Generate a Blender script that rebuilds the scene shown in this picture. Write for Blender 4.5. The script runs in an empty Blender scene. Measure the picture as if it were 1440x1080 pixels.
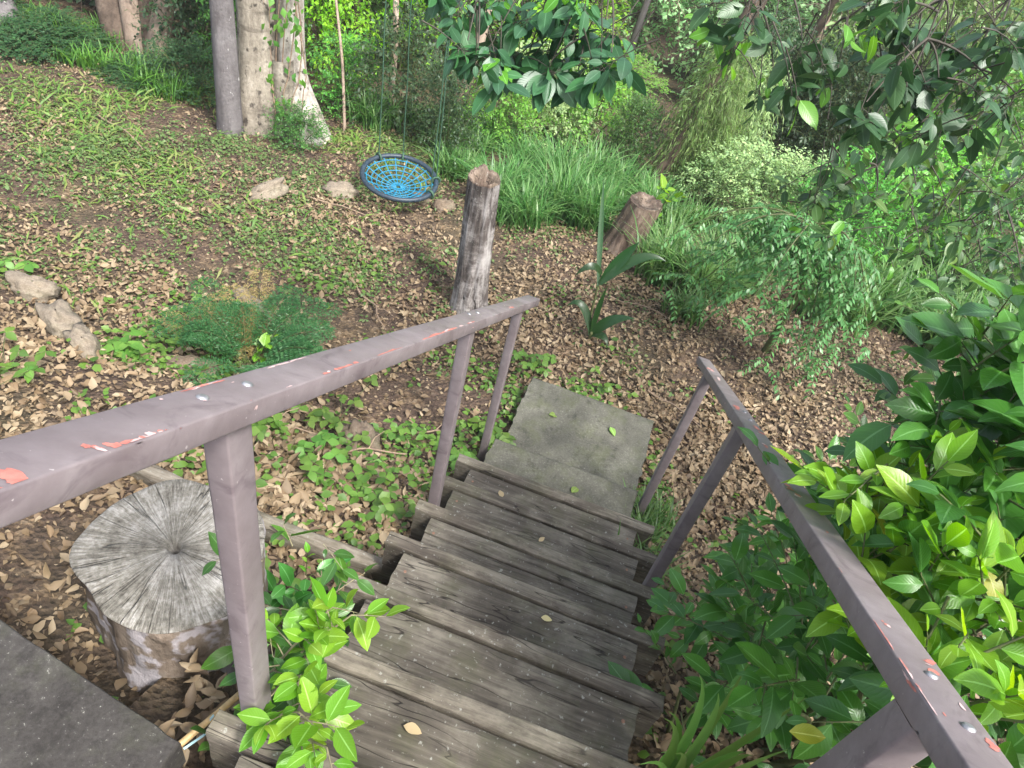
import bpy, math
import numpy as np
from mathutils import Matrix, Vector
R_ = np.random.default_rng(7)
sc = bpy.context.scene
COL = sc.collection
PI = math.pi
HAZE = True

# ------------------------------------------------------------------ helpers
def nz(v):
    v = np.asarray(v, float)
    return v / np.maximum(np.linalg.norm(v, axis=-1, keepdims=True), 1e-9)

def hash2(ix, iy, s=0):
    h = (ix.astype(np.int64) * 374761393 + iy.astype(np.int64) * 668265263 + s * 1442695041) & 0x7fffffff
    h = ((h ^ (h >> 13)) * 1274126177) & 0x7fffffff
    return ((h ^ (h >> 16)) & 0xffff) / 65535.0

def vnoise(x, y, s=0):
    x = np.asarray(x, float); y = np.asarray(y, float)
    ix = np.floor(x); iy = np.floor(y); fx = x - ix; fy = y - iy
    fx = fx * fx * (3 - 2 * fx); fy = fy * fy * (3 - 2 * fy)
    a = hash2(ix, iy, s); b = hash2(ix + 1, iy, s); c = hash2(ix, iy + 1, s); d = hash2(ix + 1, iy + 1, s)
    return (a * (1 - fx) + b * fx) * (1 - fy) + (c * (1 - fx) + d * fx) * fy

def fbm(x, y, s=0, o=3):
    t = 0; a = .5; n = 0
    for i in range(o):
        t = t + a * vnoise(np.asarray(x) * 2 ** i, np.asarray(y) * 2 ** i, s + i); n += a; a *= .5
    return t / n

class Geo:
    def __init__(self): self.V = []; self.F = []; self.U = []; self.M = []; self.n = 0
    def add(self, V, F, U=None, mi=0):
        V = np.asarray(V, float).reshape(-1, 3); F = np.asarray(F, int)
        if len(V) == 0 or len(F) == 0: return
        if F.shape[1] == 3: F = np.concatenate([F, np.full((len(F), 1), -1 - self.n)], 1)
        self.V.append(V); self.F.append(F + self.n)
        self.U.append(np.zeros((len(V), 2)) if U is None else np.asarray(U, float).reshape(-1, 2))
        self.M.append(np.full(len(F), mi)); self.n += len(V)
    def obj(self, name, mats, parent=None, smooth=True, loc=None):
        me = bpy.data.meshes.new(name)
        V = np.concatenate(self.V); F = np.concatenate(self.F); U = np.concatenate(self.U); M = np.concatenate(self.M)
        if loc is not None: V = V - np.asarray(loc)
        tri = F[:, 3] < 0
        cnt = np.where(tri, 3, 4)
        loops = F[np.arange(4)[None, :] < cnt[:, None]]
        me.vertices.add(len(V)); me.vertices.foreach_set('co', V.astype(np.float32).ravel())
        me.loops.add(len(loops)); me.loops.foreach_set('vertex_index', loops.astype(np.int32))
        me.polygons.add(len(F)); me.polygons.foreach_set('loop_start', np.concatenate([[0], np.cumsum(cnt)[:-1]]).astype(np.int32))
        uv = me.uv_layers.new(name='UVMap'); uv.data.foreach_set('uv', U[loops].astype(np.float32).ravel())
        for m in (mats if isinstance(mats, (list, tuple)) else [mats]): me.materials.append(m)
        me.polygons.foreach_set('material_index', M.astype(np.int32))
        me.polygons.foreach_set('use_smooth', np.full(len(F), bool(smooth)))
        me.update(calc_edges=True)
        o = bpy.data.objects.new(name, me); COL.objects.link(o)
        if loc is not None: o.location = loc
        if parent is not None: o.parent = parent
        return o

def tag(o, label=None, cat=None, group=None, kind=None):
    if label: o['label'] = label
    if cat: o['category'] = cat
    if group: o['group'] = group
    if kind: o['kind'] = kind
    return o

def thing(name, label, cat, loc=(0, 0, 0), group=None):
    o = bpy.data.objects.new(name, None); COL.objects.link(o)
    o.location = loc; o.empty_display_size = .1
    return tag(o, label, cat, group)

def dup(root, loc, rz=0, scale=None, label=None, group=None, cat=None, mats=None):
    r = root.copy(); COL.objects.link(r); r.location = loc; r.rotation_euler = (0, 0, rz)
    if scale is not None: r.scale = scale
    tag(r, label, cat, group)
    for ch in list(root.children):
        c = ch.copy(); COL.objects.link(c); c.parent = r
        if mats and c.name.split('.')[0] in mats:
            c.material_slots[0].link = 'OBJECT'; c.material_slots[0].material = mats[c.name.split('.')[0]]
    return r

# ---- tubes: paths (T,k,3), radii (T,k)
def tubes(g, P, Rd, sides=5, mi=0, cap=False):
    P = np.asarray(P, float); Rd = np.asarray(Rd, float)
    if P.ndim == 2: P = P[None]; Rd = Rd[None]
    T, k, _ = P.shape
    tan = np.gradient(P, axis=1); tan = nz(tan)
    ref = np.where(np.abs(tan[:, :1, 2:3]) > .8, np.array([1., .13, .0]), np.array([.1, .05, 1.]))
    b = nz(np.cross(tan, np.broadcast_to(ref, tan.shape))); n = np.cross(b, tan)
    a = np.linspace(0, 2 * PI, sides, endpoint=False)
    ring = P[:, :, None] + Rd[:, :, None, None] * (np.cos(a)[:, None] * b[:, :, None] + np.sin(a)[:, None] * n[:, :, None])
    V = ring.reshape(-1, 3)
    i = np.arange(k - 1)[:, None]; j = np.arange(sides)[None]
    q = np.stack([i * sides + j, i * sides + (j + 1) % sides, (i + 1) * sides + (j + 1) % sides, (i + 1) * sides + j], -1).reshape(-1, 4)
    F = (np.arange(T)[:, None, None] * k * sides + q[None]).reshape(-1, 4)
    u = np.broadcast_to(a[None, None] / (2 * PI), (T, k, sides)); v = np.broadcast_to(np.linspace(0, 1, k)[None, :, None], (T, k, sides))
    g.add(V, F, np.stack([u, v], -1), mi)
    if cap:
        for t in range(T):
            for e in (0, k - 1):
                c = P[t, e]; rr = ring[t, e]
                idx = [(0, j + 1, (j + 1) % sides + 1) if e else (0, (j + 1) % sides + 1, j + 1) for j in range(sides)]
                g.add(np.concatenate([c[None], rr]), np.array(idx), None, mi)

def bez(p0, p1, p2, n):
    t = np.linspace(0, 1, n)[:, None]
    return (1 - t) ** 2 * np.asarray(p0) + 2 * t * (1 - t) * np.asarray(p1) + t * t * np.asarray(p2)

# ---- leaves
def leaf_t(n=4, wid=.22, pw=(.5, .9), fold=.25, bend=.15, tip=0.9, wave=0.0, twist=0.0):
    t = np.linspace(0, 1, n + 1)
    prof = np.sin(PI * np.clip(t, .0, 1) ** pw[0]) ** pw[1]
    prof = np.maximum(prof, .03)
    w = wid * prof
    zc = -bend * t ** 2
    V = []; U = []
    for i in range(n + 1):
        wv = wave * math.sin(i * 2.1) 
        for s in (-1, 0, 1):
            V.append((s * w[i], t[i] - .25 * bend * t[i] ** 3, zc[i] + fold * abs(s) * w[i] + s * wv * w[i] + s * twist * t[i] * w[i])); U.append((.5 + .5 * s, t[i]))
    F = []
    for i in range(n):
        for s in (0, 1):
            a = i * 3 + s; F.append((a, a + 1, a + 4, a + 3))
    return np.array(V), np.array(F), np.array(U)

def scat(g, tpl, pos, d, nrm, L, W=None, mi=0):
    N = len(pos)
    if N == 0: return
    V, F, U = tpl
    d = nz(d); b = nz(np.cross(d, nrm)); n = np.cross(b, d)
    L = np.broadcast_to(np.asarray(L, float), (N,)); W = L if W is None else np.broadcast_to(np.asarray(W, float), (N,)) * L
    P = pos[:, None] + V[None, :, 0:1] * W[:, None, None] * b[:, None] + V[None, :, 1:2] * L[:, None, None] * d[:, None] + V[None, :, 2:3] * L[:, None, None] * n[:, None]
    FF = (np.arange(N)[:, None, None] * len(V) + F[None]).reshape(-1, 4)
    g.add(P.reshape(-1, 3), FF, np.broadcast_to(U[None], (N,) + U.shape), mi)

def scat_mix(g, tpls, pos, d, nrm, L, W=None, mi=0, rng=R_):
    k = rng.integers(0, len(tpls), len(pos))
    L = np.broadcast_to(np.asarray(L, float), (len(pos),))
    for i, t in enumerate(tpls):
        m = k == i
        scat(g, t, pos[m], d[m], nrm[m], L[m], None if W is None else np.broadcast_to(W, (len(pos),))[m], mi)

def twigs(gl, gs, S, D, TL, K, LL, tpls, rng, ang=55, droop=.15, up=1.0, tr=.003, jit=.5, whorl=False, lmi=0, tipgeo=None, tipn=0, petiole=0.0):
    """leafy twigs: starts S, directions D, lengths TL; K leaves each of length about LL"""
    T = len(S); D = nz(D); TL = np.broadcast_to(np.asarray(TL, float), (T,))
    def at(t):
        return S[:, None] + D[:, None] * (TL[:, None] * t[None])[..., None] - np.array([0, 0, 1.]) * (droop * TL[:, None] * t[None] ** 2)[..., None]
    tt = np.linspace(0, 1, 4); P = at(tt)
    if gs is not None: tubes(gs, P, np.broadcast_to(tr * np.array([1, .8, .6, .35]), (T, 4)), 4)
    tl = np.linspace(.15 if not whorl else .82, 1.0, K)
    Q = at(tl)
    tang = nz(D[:, None] - np.array([0, 0, 1.]) * (2 * droop * tl)[None, :, None])
    ref = nz(rng.normal(size=(T, 1, 3)) * .35 + np.array([0, 0, 1.]))
    s = nz(np.cross(tang, np.broadcast_to(ref, tang.shape))); n = np.cross(s, tang)
    if whorl: az = np.arange(K)[None] * 2.4 + rng.uniform(0, 6, (T, 1)) 
    else: az = np.where(np.arange(K) % 2 == 0, 0., PI)[None] + rng.normal(0, jit, (T, K))
    side = np.cos(az)[..., None] * s + np.sin(az)[..., None] * n
    an = np.radians(ang) * rng.uniform(.6, 1.25, (T, K)); an[:, -1] *= .35 if not whorl else 1
    d = nz(np.cos(an)[..., None] * tang + np.sin(an)[..., None] * side + rng.normal(0, .12, (T, K, 3)))
    nm = nz(np.array([0, 0, up]) + rng.normal(0, .38, (T, K, 3)) + .25 * n)
    Lf = LL * rng.uniform(.45, 1.22, (T, K)) * rng.uniform(.8, 1.15, (T, 1))
    if not whorl: Lf[:, 0] *= .8; Lf[:, -1] *= .75
    pos = Q + petiole * d
    if petiole and gs is not None:
        pp = np.stack([Q.reshape(-1, 3), (Q + petiole * d).reshape(-1, 3)], 1)
        tubes(gs, pp, np.full(pp.shape[:2], tr * .45), 3)
    flat = lambda a: a.reshape(-1, a.shape[-1])
    if tipgeo is not None and tipn:
        m = np.zeros((T, K), bool); m[:, -tipn:] = True
        mm = m.reshape(-1)
        scat_mix(tipgeo, tpls, flat(pos)[mm], flat(d)[mm], flat(nm)[mm], Lf.reshape(-1)[mm] * .8, None, 0, rng)
        mm = ~mm
        scat_mix(gl, tpls, flat(pos)[mm], flat(d)[mm], flat(nm)[mm], Lf.reshape(-1)[mm], None, lmi, rng)
    else:
        scat_mix(gl, tpls, flat(pos), flat(d), flat(nm), Lf.reshape(-1), None, lmi, rng)

def blob_twigs(blobs, n, rng, shell=(.35, .95), upb=.5, low=-.7):
    """sample twig starts and outward directions in a set of ellipsoids (x,y,z,rx,ry,rz[,weight])"""
    B = np.array([list(b[:6]) + [b[6] if len(b) > 6 else b[3] * b[4] + b[3] * b[5]] for b in blobs], float)
    w = B[:, 6] / B[:, 6].sum(); k = rng.choice(len(B), n, p=w)
    u = nz(rng.normal(size=(n, 3))); bad = u[:, 2] < low; u[bad, 2] *= -1
    r = rng.uniform(shell[0] ** 2, shell[1] ** 2, n) ** .5
    S = B[k, :3] + u * B[k, 3:6] * r[:, None]
    D = nz(u / B[k, 3:6] * B[k, 3:6].mean(1, keepdims=True) + np.array([0, 0, upb]) + rng.normal(0, .45, (n, 3)))
    return S, D, k

# ------------------------------------------------------------------ terrain
KY = [-14, -8, -1.0, -.4, 0, .6, 1.26, 1.6, 2.0, 2.7, 4, 6, 9, 14, 22, 35, 60, 90, 130]
KZ = [.8, .1, -.15, -.3, -.42, -.70, -1.04, -1.27, -1.47, -1.54, -1.7, -2.05, -2.7, -4, -6, -7.5, -4, 6, 25]
_yy = np.arange(-14, 130, .05); _zz = np.interp(_yy, KY, KZ)
_k = np.hanning(13); _k /= _k.sum(); _zz = np.convolve(np.pad(_zz, 6, mode='edge'), _k, 'valid')
def G(x, y):
    x = np.asarray(x, float); y = np.asarray(y, float)
    z = np.interp(y, _yy, _zz)
    stair = np.clip((np.abs(x - .5) - .55) / .5, 0, 1) + np.clip((y - 2.9) / .5, 0, 1); stair = np.clip(stair, 0, 1)
    z = z + stair * ((fbm(x * .9, y * .9, 3) - .5) * .16 + (fbm(x * 5, y * 5, 9) - .5) * .035)
    # worn track running across the slope
    z = z - .03 * np.exp(-((y - trk(x)) / .28) ** 2) * (x < -.9)
    return z
def trk(x): return 2.78 + .03 * np.sin(x * 2.1) + .08 * np.clip(-x - 2, 0, 9)
def Gs(x, y): return float(G(np.array([x]), np.array([y]))[0])

# ------------------------------------------------------------------ materials
def newmat(name):
    m = bpy.data.materials.new(name); m.use_nodes = True
    nt = m.node_tree; b = nt.nodes['Principled BSDF']
    return m, nt, b
class N:
    def __init__(s, nt): s.nt = nt
    def __call__(s, typ, ins=None, **kw):
        n = s.nt.nodes.new('ShaderNode' + typ)
        for k, v in kw.items(): setattr(n, k, v)
        for k, v in (ins or {}).items():
            if hasattr(v, 'links') or isinstance(v, bpy.types.NodeSocket): s.nt.links.new(v, n.inputs[k])
            else: n.inputs[k].default_value = v
        return n
    def ramp(s, fac, stops, interp='LINEAR'):
        n = s.nt.nodes.new('ShaderNodeValToRGB'); s.nt.links.new(fac, n.inputs[0]); r = n.color_ramp; r.interpolation = interp
        while len(r.elements) < len(stops): r.elements.new(.5)
        for e, (p, c) in zip(r.elements, stops):
            e.position = p; e.color = (c[0], c[1], c[2], 1) if hasattr(c, '__len__') else (c, c, c, 1)
        return n.outputs[0]
    def mix(s, f, a, b, mode='MIX'):
        n = s.nt.nodes.new('ShaderNodeMix'); n.data_type = 'RGBA'; n.blend_type = mode
        for i, v in ((0, f), (6, a), (7, b)):
            if isinstance(v, bpy.types.NodeSocket): s.nt.links.new(v, n.inputs[i])
            else: n.inputs[i].default_value = (v if i == 0 else (tuple(v) + (1,))[:4])
        return n.outputs[2]
    def math(s, op, a, b=0., clamp=False):
        n = s.nt.nodes.new('ShaderNodeMath'); n.operation = op; n.use_clamp = clamp
        for i, v in enumerate((a, b)):
            if isinstance(v, bpy.types.NodeSocket): s.nt.links.new(v, n.inputs[i])
            else: n.inputs[i].default_value = v
        return n.outputs[0]
    def noise(s, vec, scale, detail=3, rough=.55, dist=0.):
        n = s('TexNoise', {'Scale': scale, 'Detail': detail, 'Roughness': rough, 'Distortion': dist})
        if vec is not None: s.nt.links.new(vec, n.inputs['Vector'])
        return n.outputs[0]
    def mapv(s, vec, scale=(1, 1, 1), loc=(0, 0, 0)):
        n = s('Mapping', {'Scale': scale, 'Location': loc}); s.nt.links.new(vec, n.inputs['Vector']); return n.outputs[0]

def leafmat(name, stops, rough=.45, trans=.35, tcol=None, vein=False, sheen=0., spec=.5):
    m, nt, b = newmat(name); q = N(nt)
    geo = q('NewGeometry'); oi = q('ObjectInfo')
    r = q.math('FRACT', q.math('ADD', geo.outputs['Random Per Island'], q.math('MULTIPLY', oi.outputs['Random'], 0.0)))
    c = q.ramp(r, stops)
    hs = q('HueSaturation', {'Color': c, 'Hue': q.math('ADD', q.math('MULTIPLY', oi.outputs['Random'], .03), .485), 'Value': q.math('ADD', q.math('MULTIPLY', oi.outputs['Random'], .4), .8)})
    c = hs.outputs[0]
    if vein:
        uv = q('UVMap'); sep = q('SeparateXYZ', {0: uv.outputs[0]})
        u = q.math('ABSOLUTE', q.math('SUBTRACT', sep.outputs[0], .5))
        mid = q.math('LESS_THAN', u, .035)
        wv = q.math('SINE', q.math('MULTIPLY', q.math('SUBTRACT', sep.outputs[1], q.math('MULTIPLY', u, .5)), 70.))
        side = q.math('MULTIPLY', q.math('GREATER_THAN', wv, .93), .13)
        f = q.math('MAXIMUM', q.math('MULTIPLY', mid, .75), side)
        lt = q('HueSaturation', {'Color': c, 'Value': 1.9, 'Saturation': .8})
        c = q.mix(f, c, lt.outputs[0])
        bp = q('Bump', {'Strength': .18, 'Distance': .002, 'Height': q.math('ADD', q.math('MULTIPLY', wv, .3), q.math('MULTIPLY', mid, -1.5))})
        nt.links.new(bp.outputs[0], b.inputs['Normal'])
    nt.links.new(c, b.inputs['Base Color'])
    b.inputs['Roughness'].default_value = rough; b.inputs['Specular IOR Level'].default_value = spec
    tr = q('BsdfTranslucent'); tc = q('HueSaturation', {'Color': c, 'Hue': .485, 'Saturation': 1.1, 'Value': 1.7})
    nt.links.new(tc.outputs[0], tr.inputs['Color'])
    mx = q('MixShader', {0: trans}); nt.links.new(b.outputs[0], mx.inputs[1]); nt.links.new(tr.outputs[0], mx.inputs[2])
    nt.links.new(mx.outputs[0], nt.nodes['Material Output'].inputs['Surface'])
    return m

M = {}
def lm(key, *cols, **kw):
    n = len(cols); M[key] = leafmat(key, [(i / max(n - 1, 1), c) for i, c in enumerate(cols)], **kw)
lm('leaf_glossy', (0.029, 0.102, 0.016), (0.047, 0.159, 0.021), (0.079, 0.231, 0.028), (0.040, 0.133, 0.028), rough=.3, trans=.28, vein=True)
lm('leaf_lime', (0.084, 0.263, 0.016), (0.143, 0.351, 0.024), (0.217, 0.387, 0.032), (0.100, 0.299, 0.016), rough=.36, trans=.42, vein=True)
lm('leaf_yellowed', (.38, .40, .05), (.30, .38, .04), rough=.4, trans=.4, vein=True)
lm('leaf_fig', (0.022, 0.068, 0.025), (0.030, 0.094, 0.032), (0.043, 0.121, 0.035), (0.025, 0.071, 0.031), rough=.4, trans=.22, vein=True, spec=.5)
lm('leaf_fig_young', (.09, .28, .03), (.13, .34, .04), rough=.35, trans=.4, vein=True)
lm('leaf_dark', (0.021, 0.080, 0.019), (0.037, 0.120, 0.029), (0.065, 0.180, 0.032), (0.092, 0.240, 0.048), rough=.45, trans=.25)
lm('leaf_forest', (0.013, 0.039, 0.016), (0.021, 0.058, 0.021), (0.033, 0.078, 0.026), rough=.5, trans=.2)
lm('leaf_mid', (0.053, 0.189, 0.032), (0.088, 0.265, 0.042), (0.142, 0.359, 0.049), (0.080, 0.227, 0.049), rough=.45, trans=.35)
lm('leaf_bright', (0.104, 0.289, 0.038), (0.150, 0.367, 0.051), (0.219, 0.434, 0.064), (0.126, 0.315, 0.064), rough=.45, trans=.4)
lm('leaf_yellowgreen', (0.155, 0.381, 0.021), (0.245, 0.507, 0.033), (0.361, 0.602, 0.055), (0.129, 0.317, 0.033), rough=.45, trans=.45)
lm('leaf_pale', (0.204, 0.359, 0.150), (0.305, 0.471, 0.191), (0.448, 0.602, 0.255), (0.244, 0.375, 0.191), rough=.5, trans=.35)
lm('leaf_far', (0.218, 0.398, 0.172), (0.310, 0.514, 0.237), (0.382, 0.596, 0.278), rough=.6, trans=.35)  # pale haze of distance put into the leaf colour
lm('leaf_olive', (0.111, 0.201, 0.055), (0.159, 0.272, 0.079), (0.233, 0.344, 0.111), (0.134, 0.172, 0.079), rough=.5, trans=.4)
lm('leaf_bluegreen', (0.061, 0.213, 0.062), (0.091, 0.285, 0.081), (0.121, 0.347, 0.106), (0.072, 0.223, 0.050), rough=.4, trans=.3)
lm('leaf_weed', (0.062, 0.147, 0.022), (0.095, 0.212, 0.030), (0.143, 0.258, 0.041), (0.076, 0.175, 0.026), rough=.5, trans=.35)
lm('leaf_weed_dull', (.06, .125, .03), (.09, .17, .042), (.14, .22, .07), (.07, .14, .035), (.17, .21, .08), rough=.55, trans=.3)
lm('leaf_grass', (0.042, 0.129, 0.029), (0.070, 0.200, 0.044), (0.120, 0.266, 0.066), (0.189, 0.305, 0.109), (0.055, 0.160, 0.036), (0.141, 0.256, 0.088), rough=.4, trans=.35)
lm('leaf_lowgrass', (0.068, 0.156, 0.020), (0.110, 0.212, 0.030), (0.170, 0.239, 0.053), (0.221, 0.230, 0.079), rough=.55, trans=.3)
lm('leaf_fig_mixed', (.03, .085, .03), (.05, .13, .04), (.09, .19, .05), (.022, .065, .03), (.14, .25, .05), rough=.4, trans=.35, vein=True)
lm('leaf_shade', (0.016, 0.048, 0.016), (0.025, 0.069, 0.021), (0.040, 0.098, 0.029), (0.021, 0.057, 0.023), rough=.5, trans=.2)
lm('leaf_fern', (0.022, 0.100, 0.031), (0.034, 0.136, 0.040), (0.049, 0.160, 0.046), rough=.5, trans=.3)
lm('leaf_straw', (0.294, 0.245, 0.078), (0.364, 0.299, 0.120), (0.252, 0.245, 0.060), rough=.6, trans=.3)
lm('leaf_strap', (0.096, 0.208, 0.040), (0.128, 0.256, 0.056), rough=.35, trans=.35)
lm('leaf_broad', (0.014, 0.048, 0.012), (0.024, 0.068, 0.017), rough=.35, trans=.25)
lm('leaf_litter_dead', (0.192, 0.134, 0.071), (0.252, 0.187, 0.104), (0.146, 0.097, 0.052), (0.306, 0.234, 0.139), (0.088, 0.058, 0.032), (0.223, 0.154, 0.083), (0.352, 0.280, 0.177), (0.160, 0.111, 0.059), rough=.65, trans=.12)
lm('leaf_fallen_green', (.16, .27, .05), (.22, .33, .07), rough=.45, trans=.3, vein=True)
lm('leaf_fallen_tan', (.55, .47, .25), (.48, .38, .2), rough=.6, trans=.2)

def mat_ground():
    m, nt, b = newmat('soil'); q = N(nt); tc = q('TexCoord').outputs['Object']
    a = q.noise(tc, 1.3, 4); f = q.noise(tc, 38, 4, .7); v = q('TexVoronoi', {'Vector': tc, 'Scale': 42.}, feature='F1')
    c = q.ramp(f, [(.25, (0.0410, 0.0279, 0.0205)), (.55, (0.0861, 0.0590, 0.0443)), (.8, (0.1476, 0.1066, 0.0779))])
    lit = q.ramp(v.outputs['Color'], [(.2, (.10, .065, .04)), (.6, (.25, .17, .10)), (.95, (.40, .30, .2))])
    msk = q.ramp(q.noise(tc, 6, 4, .7), [(.50, 0.), (.62, 1.)])
    c = q.mix(q.math('MULTIPLY', msk, .65), c, lit)
    c = q.mix(q.ramp(a, [(.45, 0.), (.7, .35)]), c, (.05, .06, .025))
    nt.links.new(c, b.inputs['Base Color']); b.inputs['Roughness'].default_value = .95; b.inputs['Specular IOR Level'].default_value = .2
    bp = q('Bump', {'Strength': .9, 'Distance': .02, 'Height': q.math('ADD', f, q.math('MULTIPLY', v.outputs['Distance'], 1.))}); nt.links.new(bp.outputs[0], b.inputs['Normal'])
    return m
M['soil'] = mat_ground()

def mat_wood(name, dark, mid, light, along='X', wear=.5, moss=0.):
    """weathered timber, grain along the given object axis"""
    m, nt, b = newmat(name); q = N(nt)
    tc = q('TexCoord').outputs['Object']; oi = q('ObjectInfo').outputs['Random']
    off = q('CombineXYZ', {0: q.math('MULTIPLY', oi, 17.), 1: q.math('MULTIPLY', oi, 9.), 2: q.math('MULTIPLY', oi, 5.)}).outputs[0]
    p = q('VectorMath', {0: tc, 1: off}, operation='ADD').outputs[0]
    sc_ = {'X': (2.2, 34, 34), 'Z': (22, 22, 1.2)}[along]
    wob = q('VectorMath', {0: p, 1: q('VectorMath', {0: q('TexNoise', {'Vector': p, 'Scale': 2.2, 'Detail': 2.}).outputs['Color'], 1: (.05, .035, .035)}, operation='MULTIPLY').outputs[0]}, operation='ADD').outputs[0]
    g1 = q.noise(q.mapv(wob, sc_), 1., 6, .65); g2 = q.noise(q.mapv(wob, tuple(s * 3.3 for s in sc_)), 1., 4, .7)
    big = q.noise(p, 4.5, 5, .65); spot = q.noise(p, 60, 3, .6)
    f = q.math('ADD', q.math('MULTIPLY', g1, .55), q.math('ADD', q.math('MULTIPLY', g2, .25), q.math('MULTIPLY', big, .35)))
    c = q.ramp(f, [(.43, dark), (.56, mid), (.70, light)])
    c = q.mix(q.math('MULTIPLY', q.ramp(big, [(.46, 0.), (.62, wear)]), q.ramp(q.noise(q.mapv(p, (9, 26, 26), (1, 4, 2)), 1., 5, .75), [(.42, 0.), (.60, 1.)])), c, tuple(x * 1.25 for x in light))
    c = q.mix(q.ramp(q.noise(q.mapv(p, (1, 1, 1), (3.3, 1, 2)), 3.1, 5, .6), [(.54, 0.), (.72, .6)]), c, tuple(x * .5 for x in dark))
    c = q.mix(q.ramp(spot, [(.63, 0.), (.70, .55)]), c, (.36, .36, .32))
    if moss: c = q.mix(q.ramp(q.noise(p, 7.3, 5, .7), [(.48, 0.), (.66, moss)]), c, (.075, .085, .035))
    crk = q.noise(q.mapv(wob, tuple(s * (.55 if s > 5 else .8) for s in sc_), (5, 2, 7)), 1., 2, .5)
    line = q.ramp(q.math('ABSOLUTE', q.math('SUBTRACT', crk, .5)), [(.002, 1.), (.008, 0.)])
    brk = q.ramp(q.noise(p, 2.2, 2), [(.42, 0.), (.52, 1.)])
    cr = q.math('MULTIPLY', line, brk)
    c = q.mix(q.math('MULTIPLY', cr, .85), c, (.012, .009, .008))
    nt.links.new(c, b.inputs['Base Color']); b.inputs['Roughness'].default_value = .85; b.inputs['Specular IOR Level'].default_value = .25
    h = q.math('SUBTRACT', q.math('ADD', g1, q.math('MULTIPLY', g2, .6)), q.math('MULTIPLY', cr, 1.5))
    bp = q('Bump', {'Strength': .55, 'Distance': .006, 'Height': h}); nt.links.new(bp.outputs[0], b.inputs['Normal'])
    return m
M['tread'] = mat_wood('weathered_tread', (0.0484, 0.0406, 0.0329), (0.0919, 0.0793, 0.0638), (0.1790, 0.1597, 0.1277), wear=.5, moss=.3)
M['nosing'] = mat_wood('weathered_nosing', (0.0547, 0.0445, 0.0359), (0.0976, 0.0827, 0.0656), (0.2030, 0.1795, 0.1405), wear=.6, moss=.25)
M['sleeper'] = mat_wood('old_sleeper', (0.0574, 0.0451, 0.0344), (0.1230, 0.1025, 0.0779), (0.2296, 0.2050, 0.1640), wear=.5, moss=.35)
M['postwood'] = mat_wood('split_grey_wood', (0.0246, 0.0197, 0.0180), (0.1066, 0.0902, 0.0820), (0.3772, 0.3526, 0.3362), along='Z', wear=.55)
M['postwood_brown'] = mat_wood('split_brown_wood', (0.0410, 0.0279, 0.0221), (0.1066, 0.0738, 0.0558), (0.2132, 0.1640, 0.1271), along='Z', wear=.35, moss=.2)

def mat_concrete(name, dark, mid, light, moss=.2):
    m, nt, b = newmat(name); q = N(nt); p = q('TexCoord').outputs['Object']
    big = q.noise(p, 5, 6, .65); fine = q.noise(p, 95, 4, .75); blot = q.noise(p, 14, 6, .75)
    c = q.ramp(q.math('ADD', q.math('MULTIPLY', big, .6), q.math('MULTIPLY', fine, .4)), [(.38, dark), (.54, mid), (.7, light)])
    c = q.mix(q.ramp(blot, [(.54, 0.), (.66, .6)]), c, tuple(x * .5 for x in dark))
    c = q.mix(q.ramp(fine, [(.64, 0.), (.72, .6)]), c, (.38, .37, .33))
    c = q.mix(q.ramp(q.noise(p, 9, 5, .7), [(.48, 0.), (.65, moss)]), c, (.07, .08, .035))
    nt.links.new(c, b.inputs['Base Color']); b.inputs['Roughness'].default_value = .9; b.inputs['Specular IOR Level'].default_value = .25
    bp = q('Bump', {'Strength': .5, 'Distance': .006, 'Height': q.math('ADD', fine, blot)}); nt.links.new(bp.outputs[0], b.inputs['Normal'])
    return m
M['landing'] = mat_concrete('mossy_concrete', (0.0603, 0.0586, 0.0474), (0.1119, 0.1076, 0.0861), (0.1980, 0.1894, 0.1550), .45)
M['slab'] = mat_concrete('dark_concrete', (0.0249, 0.0222, 0.0200), (0.0477, 0.0433, 0.0395), (0.0893, 0.0822, 0.0758), .15)
M['rock'] = mat_concrete('pale_rock', (0.1312, 0.1066, 0.0820), (0.2460, 0.2050, 0.1558), (0.3772, 0.3362, 0.2706), .25)
M['rock_brown'] = mat_concrete('brown_rock', (0.0984, 0.0697, 0.0492), (0.1804, 0.1394, 0.1025), (0.2952, 0.2460, 0.1886), .35)

def mat_paint():
    m, nt, b = newmat('mauve_brown_paint'); q = N(nt); p = q('TexCoord').outputs['Object']
    big = q.noise(p, 3.2, 4, .6); st = q.noise(p, 16, 5, .65); fine = q.noise(p, 120, 3)
    sm = q.noise(q.mapv(p, (9, 13, 13), (2, 3, 1)), 1., 4, .65, 1.4)
    c = q.ramp(q.math('ADD', q.math('MULTIPLY', big, .5), q.math('MULTIPLY', st, .5)), [(.35, (0.1433, 0.1153, 0.1184)), (.52, (0.1886, 0.1573, 0.1621)), (.7, (0.2490, 0.2181, 0.2181))])
    c = q.mix(q.ramp(sm, [(.56, 0.), (.70, .55)]), c, (.085, .062, .072))
    c = q.mix(q.ramp(fine, [(.70, 0.), (.74, .7)]), c, (.42, .38, .37))
    nt.links.new(c, b.inputs['Base Color']); b.inputs['Roughness'].default_value = .5; b.inputs['Specular IOR Level'].default_value = .45
    nt.links.new(q.ramp(big, [(.3, .42), (.7, .62)]), b.inputs['Roughness'])
    bp = q('Bump', {'Strength': .22, 'Distance': .002, 'Height': q.math('ADD', st, q.math('MULTIPLY', fine, .4))}); nt.links.new(bp.outputs[0], b.inputs['Normal'])
    return m
M['paint'] = mat_paint()
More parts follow.
